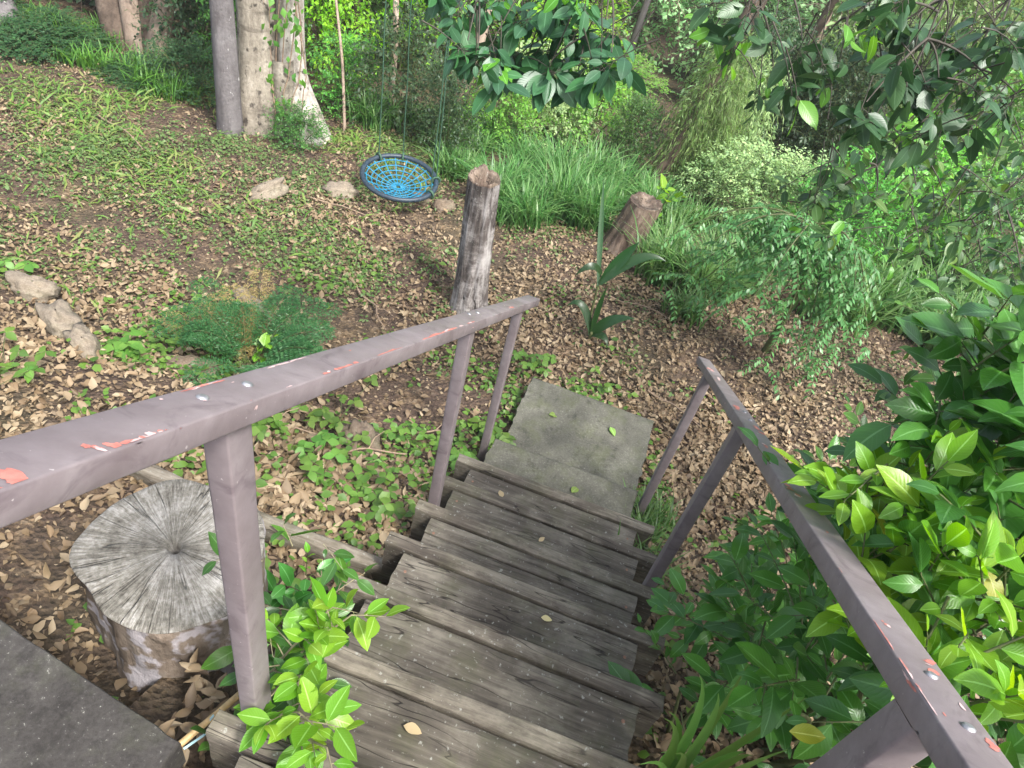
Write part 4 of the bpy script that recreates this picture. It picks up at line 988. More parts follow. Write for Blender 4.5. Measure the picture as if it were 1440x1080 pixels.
def vine():
    rng = np.random.default_rng(91); b = (-2.96, 5.28, Gs(-2.96, 5.28))
    t = thing('climbing_vine', 'green leafy vine climbing up the pale fig trunks', 'vine', b); gl = Geo(); gs = Geo()
    for k in range(7):
        x = -3.22 + .05 * k
        P = np.array([(x + .05 * math.sin(k + z * 3), 5.30 + .03 * math.cos(k * 2 + z * 4) - .06 * (z < -1.4) + .05 * (z + 1.9) * .6, z) for z in np.linspace(-1.95, -.1 - .1 * (k % 3), 16)])
        tubes(gs, P, np.full(16, .006), 5)
        n = 12 + 6 * (k > 1); q = P[rng.integers(0, 15, n)] + rng.normal(0, .03, (n, 3)) - np.array([0, .05, 0]); a = rng.uniform(0, 2 * PI, n)
        scat_mix(gl, T_bg, q, np.stack([np.cos(a) * .6, -np.abs(np.sin(a)) * .5, -rng.uniform(.2, 1, n)], -1), nz(np.stack([rng.normal(0, .4, n), -np.ones(n), .5 * np.ones(n)], -1)), rng.uniform(.05, .10, n), 1.2, 0, rng)
    for gg, nm, m in ((gs, 'stem', M['twig']), (gl, 'leaves', M['leaf_mid'])):
        o = gg.obj(nm, m, t, True, loc=b); o.location = (0, 0, 0)
vine()
# back left multi-stem trees
def multi():
    data = [((-5.48, 6.14), (-5.87, 6.61, -1.5), .16, 'bark_brown', 'dark brown leaning trunk, leftmost of the back left tree group'),
            ((-5.24, 6.07), (-5.44, 6.36, -1.5), .10, 'bark_tan', 'pale tan trunk, second in the back left tree group'),
            ((-5.12, 6.16), (-5.30, 6.50, -1.5), .12, 'bark_brown', 'brown trunk in the middle of the back left tree group'),
            ((-5.00, 6.07), (-5.03, 6.46, -1.45), .105, 'bark_tan', 'light brown trunk, rightmost of the back left tree group'),
            ((-6.28, 5.50), (-6.62, 5.80, -1.8), .14, 'bark_grey', 'grey trunk cut off by the top left corner')]
    for i, ((x, y), p, r, bm, lab) in enumerate(data):
        z = Gs(x, y); d = np.array(p) - np.array((x, y, z)); d = d / d[2]
        top = lambda h: (x + d[0] * h * (.5 if h > 1.2 else 1), y + d[1] * h * (.4 if h > 1.2 else .8), z + h)
        tree('tree', lab, (x, y, z), [([(x, y, z - .2), (x, y, z + .1), top(.6), top(2.2), top(4.8)], (r * 1.25, r * 1.1, r, r * .9, r * .7), None)], bm,
             [(x - .2, y + .3, z + 5.2, 1.2, 1.2, .9)], 300, .13, 'leaf_forest', 70 + i, group='trees at the back left')
multi()
def sapling(label, p0, p1, r, bm, seed, crown=None, LL=.07, leafm='leaf_olive', nl=900):
    p0 = np.array(p0, float); p1 = np.array(p1, float); d = p1 - p0
    z = Gs(p0[0], p0[1]); p0[2] = z
    tree('tree', label, tuple(p0), [([p0 - (0, 0, .2), p0 + d * .1, p0 + d * .5 + np.array([.03, 0, 0]), p0 + d, p0 + d * 1.6], (r * 1.3, r * 1.1, r, r * .9, r * .6), None)], bm, crown, nl, LL, leafm, seed)
sapling('thin brown sapling stem just left of the net swing ropes', (-2.72, 7.0, -2.3), (-2.98, 7.5, -1.0), .035, 'bark_tan', 81, [(-3.1, 7.8, .6, .5, .4, .4)])
sapling('very thin pale sapling right of the fig trunk', (-2.66, 5.75, -2.0), (-3.3, 6.71, -1.0), .014, 'bark_tan', 82, [(-3.9, 7.5, .2, .6, .6, .5)])
sapling('pale brown trunk behind the hanging fig leaves at the top', (-1.95, 6.95, -2.3), (-1.85, 7.36, -.9), .06, 'bark_tan', 83, [(-1.8, 7.8, .9, .5, .5, .4)])
sapling('leaning mossy trunk draped with pale foliage, behind the short brown stump', (.35, 7.2, -2.3), (.62, 7.7, -.8), .075, 'bark_brown', 84, [(.9, 8.2, .6, .9, .9, .6)])

for lab, p0, dx, r, bm in (('slender dark trunk right behind the fig, leaning slightly left', (-3.9, 8.6), -.2, .05, 'bark_brown'), ('slender grey trunk standing far behind the net swing ropes', (-3.2, 9.6), .15, .06, 'bark_grey'), ('thin dark trunk behind the left part of the hanging fig leaves', (-2.5, 9.2), .1, .045, 'bark_brown'),
                          ('dark trunk in the gully seen through the hanging fig leaves', (-1.7, 11.5), -.2, .075, 'bark_brown'), ('slim pale trunk in the hazy gap right of the hanging fig leaves', (-1.1, 15.5), .1, .07, 'bark_grey'), ('dark slim trunk rising beyond the drooping olive shrub', (.75, 11.8), .25, .06, 'bark_brown'),
                          ('dark leaning trunk at the left side of the dark hollow', (1.35, 10.6), .5, .06, 'bark_brown'), ('pale slim trunk rising above the dark hollow', (2.1, 12.6), -.2, .06, 'bark_tan'), ('dark trunk beyond the green shrub right of the multi stemmed trees', (-5.2, 8.6), .1, .08, 'bark_brown'), ('thin dark trunk between grey trunk and fig, far behind', (-4.6, 9.4), .05, .05, 'bark_brown')):
    z_ = Gs(*p0); tree('tree', lab, (p0[0], p0[1], z_), [([(p0[0], p0[1], z_ - .2), (p0[0] + dx * .15, p0[1], z_ + .6), (p0[0] + dx * .7, p0[1] + .1, z_ + 2.), (p0[0] + dx, p0[1] + .1, z_ + 3.4), (p0[0] + dx * 1.3, p0[1], z_ + 5.5)], (r * 1.3, r * 1.05, r, r * .85, r * .5), None)], bm, [(p0[0] + dx * 1.3, p0[1], z_ + 5.6, .8, .8, .6)], 240, .12, 'leaf_mid', 300 + int(abs(p0[0]) * 10), group='slender trunks in the thicket')
# ------------------------------------------------------------------ understory shrubs and trees: prototypes at unit size
def proto(name, seed, nt, K, LL, tpls, blobs, tl, ang, droop, up, leafm, stemm='stem', upb=.4):
    """unit shrub: about 1 radius, 0..2 high"""
    rng = np.random.default_rng(seed)
    t = thing(name, None, None)
    gl, gs, S = mk_foliage(blobs, nt, K, LL, tpls, rng, tl, ang, droop, up, .003, (.3, 1.), upb)
    gb = Geo()
    for i in range(9):
        e = S[rng.integers(0, len(S))]; a = rng.uniform(0, 2 * PI); b0 = np.array([.12 * math.cos(a), .12 * math.sin(a), -.15])
        tubes(gb, bez(b0, np.array([e[0] * .4, e[1] * .4, e[2] * .7]), e, 8), np.linspace(.022, .006, 8), 5)
    gb.add(np.concatenate(gs.V), np.concatenate(gs.F))
    gl.obj('foliage', M[leafm], t); gb.obj('stem', M[stemm], t)
    return t
B1 = [(0, 0, 1.0, .75, .75, .85), (.35, .2, .5, .55, .6, .5), (-.4, -.1, .55, .55, .6, .5), (.05, -.35, 1.35, .5, .5, .45), (-.2, .3, 1.5, .45, .4, .4)]
B2 = [(0, 0, 1.1, .45, .45, .85), (.4, .1, 1.45, .42, .42, .42), (-.42, .1, 1.2, .42, .42, .45), (.1, -.45, .8, .42, .42, .5), (-.1, .4, .5, .5, .5, .5), (.45, -.2, .5, .45, .45, .5)]
B3 = [(0, 0, .7, .5, .5, .7), (.15, .1, 1.4, .5, .5, .55), (-.5, 0, .9, .35, .35, .6), (.55, .1, .8, .35, .35, .6), (0, -.4, .5, .5, .4, .5)]
PR = {}
PR['bushy'] = proto('shrub', 1001, 620, 7, .085, T_bg, B1, (.2, .42), 55, .2, 1., 'leaf_mid')
PR['loose'] = proto('shrub', 1002, 520, 7, .10, T_bg, B2, (.25, .5), 60, .3, 1., 'leaf_bright')
PR['fine'] = proto('shrub', 1003, 1250, 8, .07, T_bg, B1, (.2, .4), 50, .3, 1., 'leaf_dark')
PR['feather'] = proto('shrub', 1004, 1000, 9, .12, T_bgn, B3, (.3, .6), 35, .75, .3, 'leaf_olive', upb=.1)
PR['sparse'] = proto('shrub', 1005, 330, 6, .12, T_bg, B2, (.3, .6), 60, .2, 1., 'leaf_yellowgreen')
def proto_tree(name, seed, n, LL, leafm, barkm, blobs, h):
    rng = np.random.default_rng(seed); t = thing(name, None, None)
    gl, gs, S = mk_foliage(blobs, n, 7, LL, T_bg, rng, (.35, .8), 55, .25, 1., .012, (.35, 1.), .3)
    g = Geo(); trunk_path(g, [(0, 0, -.3), (.02, 0, .3), (.1, .05, h * .45), (.05, .1, h * .8)], (.17, .13, .10, .05), 10, .08, seed)
    g.obj('trunk', M[barkm], t)
    gb = Geo()
    for c in blobs: tubes(gb, bez((.08, .05, h * .4), (c[0] * .3, c[1] * .3, c[2] * .8), c[:3], 8), np.linspace(.06, .015, 8), 6)
    gb.add(np.concatenate(gs.V), np.concatenate(gs.F)); gb.obj('branch', M[barkm], t)
    gl.obj('crown', M[leafm], t); return t
TB1 = [(0, 0, 3.2, 1.3, 1.3, 1.1), (.9, .3, 2.5, .9, .9, .8), (-.9, -.1, 2.6, .9, .9, .8), (0, -.8, 2.2, .9, .8, .7), (.1, .7, 3.6, .9, .9, .7), (-.3, -.4, 1.3, 1.1, 1.1, .8), (.4, .3, .8, 1.1, 1.1, .7)]
TB2 = [(0, 0, 3.5, .9, .9, 1.2), (.7, .2, 2.4, .8, .8, .9), (-.7, .2, 2.8, .8, .8, .8), (.2, -.7, 1.8, .9, .9, .8), (-.4, .5, 1.5, .9, .9, .8), (.5, -.3, 1.0, .9, .9, .7), (-.3, 0, .6, 1.0, 1.0, .6)]
PR['tree_a'] = proto_tree('tree', 1101, 1000, .17, 'leaf_mid', 'bark_tan', TB1, 4.)
PR['tree_b'] = proto_tree('tree', 1102, 1000, .15, 'leaf_bright', 'bark_brown', TB2, 4.4)
used = set()
def put(kind, loc, rz, scale, label, cat, group, leafm):
    p = PR[kind]; ch = 'crown' if kind.startswith('tree') else 'foliage'
    o = dup(p, loc, rz, scale, label, group, cat, {ch: M[leafm]})
    return o
# (x, y, centre z, radius, half height, kind, leaf material, label)
BG = [
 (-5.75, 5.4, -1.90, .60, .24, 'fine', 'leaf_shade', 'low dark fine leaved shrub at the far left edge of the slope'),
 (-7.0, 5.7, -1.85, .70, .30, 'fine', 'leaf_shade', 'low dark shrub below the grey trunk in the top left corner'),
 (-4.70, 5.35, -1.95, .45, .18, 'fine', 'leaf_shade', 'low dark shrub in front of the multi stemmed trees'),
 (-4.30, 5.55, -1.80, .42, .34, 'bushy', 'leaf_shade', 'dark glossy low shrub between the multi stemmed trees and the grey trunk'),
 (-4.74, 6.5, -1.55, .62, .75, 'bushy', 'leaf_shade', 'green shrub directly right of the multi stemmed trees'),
 (-4.15, 6.3, -1.6, .45, .75, 'bushy', 'leaf_mid', 'green shrub filling the gap left of the grey trunk'),
 (-4.35, 7.2, -1.4, .6, .95, 'loose', 'leaf_dark', 'loose green shrub seen between grey trunk and fig'),
 (-3.92, 7.7, -1.6, .75, 1.1, 'loose', 'leaf_yellowgreen', 'yellow green shrub behind the fig trunks'),
 (-2.84, 5.12, -1.74, .30, .26, 'bushy', 'leaf_dark', 'small dark leafy plant at the right foot of the fig'),
 (-3.3, 8.9, -1.6, .75, 1.1, 'sparse', 'leaf_yellowgreen', 'sparse yellow green sapling shrub right of the fig, farther back'),
 (-3.0, 6.5, -1.85, .45, .55, 'bushy', 'leaf_mid', 'mid green shrub right of the fig trunk'),
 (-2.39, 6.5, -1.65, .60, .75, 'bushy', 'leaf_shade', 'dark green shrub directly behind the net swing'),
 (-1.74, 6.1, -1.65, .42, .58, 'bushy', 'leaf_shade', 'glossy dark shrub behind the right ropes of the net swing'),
 (-1.42, 6.9, -1.8, .50, .58, 'bushy', 'leaf_bright', 'mid green shrub behind the grey post stump'),
 (-1.1, 7.7, -1.85, .70, .62, 'fine', 'leaf_pale', 'grey green rounded shrub beyond the tall grass'),
 (-.55, 7.8, -1.9, .58, .58, 'bushy', 'leaf_bright', 'light green shrub beyond the tall grass, beside the vine covered snag'),
 (0.0, 7.4, -1.95, .34, .62, 'fine', 'leaf_dark', 'narrow snag wrapped in dark vines behind the short brown stump'),
 (.70, 7.5, -1.35, .42, .85, 'feather', 'leaf_olive', 'drooping olive feathery shrub hanging over the leaning mossy trunk'),
 (1.05, 8.3, -1.6, .42, .75, 'feather', 'leaf_pale', 'pale feathery drooping shrub left of the dark hollow'),
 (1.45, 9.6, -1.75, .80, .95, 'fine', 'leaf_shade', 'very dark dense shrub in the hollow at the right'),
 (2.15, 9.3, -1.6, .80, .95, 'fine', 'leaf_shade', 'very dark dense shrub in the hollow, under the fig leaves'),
 (1.55, 6.9, -1.75, .65, .50, 'fine', 'leaf_pale', 'light grey green shrub in front of the dark hollow'),
 (1.0, 7.2, -1.95, .46, .42, 'bushy', 'leaf_pale', 'small pale shrub right of the leaning mossy trunk'),
 (2.25, 6.5, -1.5, .62, .60, 'bushy', 'leaf_mid', 'leafy green shrub behind the long pale grass bank'),
 (3.0, 7.3, -1.4, .75, .75, 'loose', 'leaf_bright', 'bright loose shrub behind the fig leaves at the right'),
 (3.7, 6.7, -1.35, .60, .75, 'bushy', 'leaf_dark', 'dark shrub at the right picture edge above the grass bank'),
 (2.6, 10.4, -.9, 1.0, 1.3, 'feather', 'leaf_olive', 'olive brown twiggy shrub behind the fig leaves at the top right'),
 (3.8, 10.2, -.6, 1.0, 1.3, 'loose', 'leaf_olive', 'olive shrub farthest to the right behind the fig leaves'),
 (3.7, 8.6, -1.0, .85, .95, 'bushy', 'leaf_mid', 'green shrub behind the fig leaves at the right edge'),
]
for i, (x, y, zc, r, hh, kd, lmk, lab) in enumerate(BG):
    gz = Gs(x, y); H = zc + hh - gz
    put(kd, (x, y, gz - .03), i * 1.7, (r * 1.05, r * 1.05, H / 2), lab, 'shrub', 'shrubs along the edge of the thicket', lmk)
# farther trees with places read in the picture
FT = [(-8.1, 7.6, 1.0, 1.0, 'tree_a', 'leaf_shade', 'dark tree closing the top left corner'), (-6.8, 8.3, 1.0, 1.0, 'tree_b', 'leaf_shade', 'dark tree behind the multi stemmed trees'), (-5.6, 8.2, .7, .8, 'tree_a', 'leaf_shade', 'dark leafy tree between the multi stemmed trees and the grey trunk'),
      (-3.6, 10.2, .8, .85, 'tree_b', 'leaf_olive', 'olive tree behind the net swing ropes'), (-3.3, 12.2, .9, .9, 'tree_a', 'leaf_yellowgreen', 'yellow green tree behind the hanging fig leaves'), (-2.4, 13.0, .8, .75, 'tree_a', 'leaf_bright', 'bright green tree below the middle of the hanging fig leaves'),
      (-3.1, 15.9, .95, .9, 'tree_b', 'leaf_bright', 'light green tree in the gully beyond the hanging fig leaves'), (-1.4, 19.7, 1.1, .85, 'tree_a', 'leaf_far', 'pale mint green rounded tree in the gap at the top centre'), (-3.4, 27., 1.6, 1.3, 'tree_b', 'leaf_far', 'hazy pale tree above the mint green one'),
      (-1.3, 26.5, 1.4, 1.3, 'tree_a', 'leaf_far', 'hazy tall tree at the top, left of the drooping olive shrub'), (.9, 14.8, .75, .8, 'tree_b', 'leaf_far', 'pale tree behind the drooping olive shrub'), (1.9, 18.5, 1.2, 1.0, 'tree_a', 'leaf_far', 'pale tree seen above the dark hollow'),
      (-.75, 12.0, .42, .17, 'tree_a', 'leaf_bright', 'low bright bushy tree right of the hanging fig leaves'), (-1.5, 10.4, .6, .33, 'tree_b', 'leaf_yellowgreen', 'low yellow green tree behind the grey green rounded shrub')]
for i, (x, y, s, sz, kd, lmk, lab) in enumerate(FT):
    put(kd, (x, y, Gs(x, y) - .1), i * 2.1, (s, s, sz), lab, 'tree', 'trees in the gully', lmk)
def fill():
    rng = np.random.default_rng(404); n = 0
    pts = []
    while n < 62:
        y = rng.uniform(9.5, 46); x = -1.2 + rng.uniform(-.62, .52) * (y + 1)
        if any(math.hypot(x - a, y - b) < .9 + y * .03 for a, b in pts): continue
        if -.20 < (x - .48) / (y + .87) < .09 and y < 27: continue
        if y < 13 and -.42 < (x - .48) / (y + .87) < .2: continue
        pts.append((x, y)); n += 1
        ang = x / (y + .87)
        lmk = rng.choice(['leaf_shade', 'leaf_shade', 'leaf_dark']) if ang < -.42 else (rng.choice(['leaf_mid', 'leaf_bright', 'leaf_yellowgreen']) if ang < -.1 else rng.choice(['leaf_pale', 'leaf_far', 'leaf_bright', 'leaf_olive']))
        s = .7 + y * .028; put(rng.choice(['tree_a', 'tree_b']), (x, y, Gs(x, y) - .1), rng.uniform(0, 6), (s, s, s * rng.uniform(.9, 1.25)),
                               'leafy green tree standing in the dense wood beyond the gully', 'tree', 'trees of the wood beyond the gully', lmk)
fill()
def hillwood():
    rng = np.random.default_rng(405); n = 9000
    x = rng.uniform(-60, 55, n); y = rng.uniform(44, 110, n); z = G(x, y) + rng.uniform(0, 7, n) * (.5 + .5 * fbm(x * .2, y * .2, 4))
    g = Geo(); S = np.c_[x, y, z]; D = nz(rng.normal(size=(n, 3)) + np.array([0, -.4, .6]))
    twigs(g, None, S, D, rng.uniform(1, 2.4, n), 7, .75, T_bg, rng, 60, .2)
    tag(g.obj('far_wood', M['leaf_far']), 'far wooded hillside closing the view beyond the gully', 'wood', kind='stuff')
hillwood()
for p in PR.values():
    for c in list(p.children): bpy.data.objects.remove(c)
    bpy.data.objects.remove(p)

# ------------------------------------------------------------------ net swing
def swing():
    c = np.array([-1.622, 4.632, -1.56]); Rr = .312
    t = thing('net_swing', 'round rope net swing with black ring and bright blue net, hanging by the thicket', 'swing', tuple(c))
    nrm = nz(np.array([.06, -.05, 1.])); ex = nz(np.cross([0, 1, 0], nrm)); ey = np.cross(nrm, ex)
    def pt(r, a, dz=0.): return (r * np.cos(a))[..., None] * ex + (r * np.sin(a))[..., None] * ey + np.asarray(dz)[..., None] * nrm
    a = np.linspace(0, 2 * PI, 65)
    g = Geo(); P = pt(np.full(65, Rr), a, np.zeros(65))
    # torus
    m = 10; b = np.linspace(0, 2 * PI, m, endpoint=False); V = []
    for i in range(64):
        e = nz(P[i]); wr = .021 * (1 + .06 * math.sin(i * 1.9))
        V.append([P[i] + wr * (math.cos(q) * e + math.sin(q) * nrm) for q in b])
    V = np.array(V); i = np.arange(64)[:, None]; j = np.arange(m)[None]
    F = np.stack([i * m + j, ((i + 1) % 64) * m + j, ((i + 1) % 64) * m + (j + 1) % m, i * m + (j + 1) % m], -1).reshape(-1, 4)
    g.add(V.reshape(-1, 3), F); g.obj('ring', M['ring'], t)
    g = Geo(); sag = lambda r: -.10 * (1 - (r / Rr) ** 2)
    nr = 18
    for k in range(nr):
        th = k / nr * 2 * PI; rs = np.linspace(Rr - .01, .02, 10); tubes(g, pt(rs, np.full(10, th + .02), sag(rs)), np.full(10, .0055), 5)
    for r in (.055, .10, .145, .19, .235, .28):
        an = np.linspace(0, 2 * PI, nr + 1); pp = pt(np.full(nr + 1, r), an, np.full(nr + 1, sag(r))); tubes(g, pp, np.full(nr + 1, .0055), 5)
    rs = np.linspace(0, .11, 4)
    o = g.obj('net', M['net'], t)
    for k, (aa, tx) in enumerate(((2.6, -1.95), (1.9, -1.80), (.5, -1.46), (-.2, -1.40))):
        p0 = pt(np.array([Rr]), np.array([aa]), np.zeros(1))[0]; top = np.array([tx, 4.66 - .0, 2.98]) - c
        g = Geo(); P = np.linspace(p0, top, 14); P[1:-1, 0] += .004 * np.sin(np.arange(12) * 2.)
        tubes(g, P, np.full(14, .0055), 6); g.obj('rope', M['rope'], t)
        g = Geo(); q = nz(p0); th = np.linspace(0, 2 * PI, 13); tubes(g, p0 + .034 * (np.cos(th)[:, None] * q + np.sin(th)[:, None] * nrm), np.full(13, .010), 6); g.obj('rope_knot', M['rope'], t)
swing()

# ------------------------------------------------------------------ feathery fern
def fern():
    rng = np.random.default_rng(301); b = np.array([-1.36, 1.92, Gs(-1.36, 1.92)])
    t = thing('fern', 'feathery green asparagus fern with straw yellow tips behind the left handrail', 'fern', tuple(b)); gs = Geo(); gl = Geo(); gy = Geo(); gb = Geo()
    Tn = [leaf_t(2, .17, (.5, .5), .1, .1)]
    for k in range(40):
        a = rng.uniform(0, 2 * PI); L = rng.uniform(.28, .52); yel = (k % 5 == 0)
        if yel: a = rng.uniform(1.9, 3.2); L *= 1.4
        e = b + np.array([math.cos(a) * L, math.sin(a) * L, rng.uniform(.10, .40) * (.75 if yel else 1)]); P = bez(b + rng.normal(0, .04, 3) * (1, 1, 0), (b + e) / 2 + np.array([0, 0, .10 if yel else .22]), e, 16)
        tubes(gs, P, np.linspace(.0016, .0007, 16), 4)
        tang = nz(np.gradient(P, axis=0)); sd_ = nz(np.cross(tang, [0, 0, 1.]))
        for s in (-1, 1):
            for i in range(4, 16):
                ln = .085 * math.sin(PI * (i - 2) / 15) + .015; d = nz(tang[i] * .6 + s * sd_[i] + rng.normal(0, .1, 3)); u = np.linspace(.15, 1, 8)
                Q = P[i] + d * ln * u[:, None] - np.array([0, 0, .15]) * ln * (u ** 2)[:, None]
                for s2 in (-1, 1):
                    dd = nz(d * .5 + s2 * np.cross(d, [0, 0, 1.]) + rng.normal(0, .2, (8, 3)))
                    scat(gy if yel else gl, Tn[0], Q, dd, nz(rng.normal(0, .3, (8, 3)) + np.array([0, 0, 1.])), .027, .75)
    for gg, nm, m in ((gs, 'stem', 'stem'), (gl, 'fronds', 'leaf_fern'), (gy, 'dry_fronds', 'leaf_straw')):
        o = gg.obj(nm, M[m], t, True, loc=tuple(b)); o.location = (0, 0, 0)
    b2 = np.array([-1.42, 2.05, Gs(-1.42, 2.05)]); t = thing('seedling', 'bright lime green seedling poking out of the feathery fern', 'plant', tuple(b2)); gl = Geo(); gs = Geo()
    S = np.tile(b2 + np.array([0, -.04, .1]), (4, 1)); D = nz(rng.normal(0, .5, (4, 3)) + np.array([0, -.2, 1.])); twigs(gl, gs, S, D, .22, 5, .075, T_weed, rng, 60, .1, 1., .003)
    for gg, nm, m in ((gs, 'stem', 'stem'), (gl, 'leaves', 'leaf_lime')):
        o = gg.obj(nm, M[m], t, True, loc=tuple(b2)); o.location = (0, 0, 0)
fern()

def lime_sapling():
    rng = np.random.default_rng(333); b = np.array([.50, 5.20, Gs(.50, 5.20)]); t = thing('seedling', 'thin seedling with broad lime green leaves at the right of the short brown stump', 'plant', tuple(b)); gl = Geo(); gs = Geo()
    P = bez(b, b + (0, .02, .4), b + (.06, 0, .66), 8); tubes(gs, P, np.linspace(.006, .003, 8), 5)
    twigs(gl, gs, P[[4, 6, 7, 7]], nz(rng.normal(0, .6, (4, 3)) + np.array([.2, -.2, .7])), .16, 4, .11, T_weed, rng, 60, .1, 1., .003)
    for gg, nm, m in ((gs, 'stem', 'stem'), (gl, 'leaves', 'leaf_lime')):
        o = gg.obj(nm, M[m], t, True, loc=tuple(b)); o.location = (0, 0, 0)
lime_sapling()

# ------------------------------------------------------------------ broad leaved plant
def ribbon(g, P, w, up, fold=.25):
    P = np.asarray(P); n = len(P); tang = nz(np.gradient(P, axis=0)); s = nz(np.cross(tang, np.broadcast_to(up, P.shape))); nn = np.cross(s, tang)
    V = np.stack([P - s * w[:, None] + nn * (fold * w)[:, None], P, P + s * w[:, None] + nn * (fold * w)[:, None]], 1)
    F = [(i * 3 + k, i * 3 + k + 1, i * 3 + k + 4, i * 3 + k + 3) for i in range(n - 1) for k in (0, 1)]
    U = np.stack([np.tile([0, .5, 1.], (n, 1)), np.tile(np.linspace(0, 1, n)[:, None], (1, 3))], -1)
    g.add(V.reshape(-1, 3), np.array(F), U.reshape(-1, 2))
def broad():
    rng = np.random.default_rng(7)
    for lab, base, lv in (('tall plant with dark broad strap leaves left of the short brown stump', (.31, 3.70), [((.29, 3.72, -1.3), (.16, 3.95, -.95), (.08, 4.08, -.68), .020), ((.30, 3.74, -1.28), (.40, 3.82, -1.05), (.46, 3.84, -.93), .042), ((.30, 3.72, -1.28), (.5, 3.86, -.95), (.68, 3.86, -1.02), .038), ((.29, 3.72, -1.2), (.2, 3.66, -1.05), (.12, 3.62, -1.22), .028)]),
                          ('low plant with dark broad drooping leaves nearest the left handrail end', (.36, 3.54), [((.36, 3.54, -1.6), (.45, 3.56, -1.38), (.62, 3.56, -1.35), .040), ((.36, 3.54, -1.6), (.22, 3.62, -1.3), (.13, 3.58, -1.46), .03), ((.36, 3.54, -1.6), (.34, 3.58, -1.35), (.36, 3.62, -1.2), .02), ((.36, 3.54, -1.6), (.46, 3.50, -1.5), (.5, 3.46, -1.58), .028)])):
        b = (base[0], base[1], Gs(*base)); t = thing('broad_leaved_plant', lab, 'plant', b, 'broad leaved plants beyond the steps')
        for p0, p1, p2, w in lv:
            g = Geo(); n = 12; tt = np.linspace(0, 1, n); P = bez(p0, p1, p2, n); ribbon(g, P, w * np.maximum(np.sin(PI * np.clip(tt * .93 + .07, 0, 1) ** .8), .04), np.array([.1, -.5, .8]))
            o = g.obj('leaf', M['leaf_broad'], t, True, loc=b); o.location = (0, 0, 0)
        g = Geo(); tubes(g, bez((b[0], b[1], b[2] - .05), (b[0], b[1], b[2] + .15), lv[0][0], 8), np.linspace(.014, .008, 8), 6); o = g.obj('stem', M['stem'], t, True, loc=b); o.location = (0, 0, 0)
broad()

# ------------------------------------------------------------------ weeping shrub with leaflets (right of the landing)
T_lf = [leaf_t(2, .24, (.75, .8), .15, .12), leaf_t(2, .22, (.8, .8), .1, .3)]
def weeping():
    rng = np.random.default_rng(88); b = np.array([1.66, 4.25, Gs(1.66, 4.25)])
    t = thing('weeping_shrub', 'weeping blue green shrub with paired leaflets, hanging over the litter right of the landing', 'shrub', tuple(b)); gs = Geo(); gl = Geo()
    hub = np.array([1.53, 4.02, -.50])
    tubes(gs, bez(b - (0, 0, .1), (b + hub) / 2 + np.array([.1, 0, 0]), hub, 10), np.linspace(.03, .016, 10), 7)
    fr = []
    for k in range(17):
        a = rng.uniform(PI * .75, PI * 2.05); rr_ = rng.uniform(.3, .95); e = hub + np.array([math.cos(a) * rr_, math.sin(a) * rr_ * .75, -rng.uniform(.1, 1.05)])
        P = bez(hub + rng.normal(0, .05, 3), (hub + e) / 2 + np.array([0, 0, .34]), e, 12); tubes(gs, P, np.linspace(.008, .003, 12), 5); fr.append(P)
    for P in fr:
        for i in range(2, 12):
            for q in range(2):
                s = P[i] + rng.normal(0, .03, 3); a = rng.uniform(0, 2 * PI); L = rng.uniform(.16, .30)
                e = s + np.array([math.cos(a) * L * .8, math.sin(a) * L * .8, -L * rng.uniform(.3, .8)]); Q = bez(s, (s + e) / 2 + np.array([0, 0, .06]), e, 9); tubes(gs, Q, np.full(9, .0015), 3)
                tang = nz(np.gradient(Q, axis=0)); sd_ = nz(np.cross(tang, [0, 0, 1.]))
                for sgn in (-1, 1):
                    D = nz(tang[1:] * .45 + sgn * sd_[1:] - np.array([0, 0, .35]) + rng.normal(0, .12, (8, 3)))
                    scat_mix(gl, T_lf, Q[1:], D, nz(rng.normal(0, .3, (8, 3)) + np.array([0, 0, 1.])), rng.uniform(.036, .055, 8), None, 0, rng)
    for gg, nm, m in ((gs, 'stem', 'stem'), (gl, 'foliage', 'leaf_bluegreen')):
        o = gg.obj(nm, M[m], t, True, loc=tuple(b)); o.location = (0, 0, 0)
weeping()

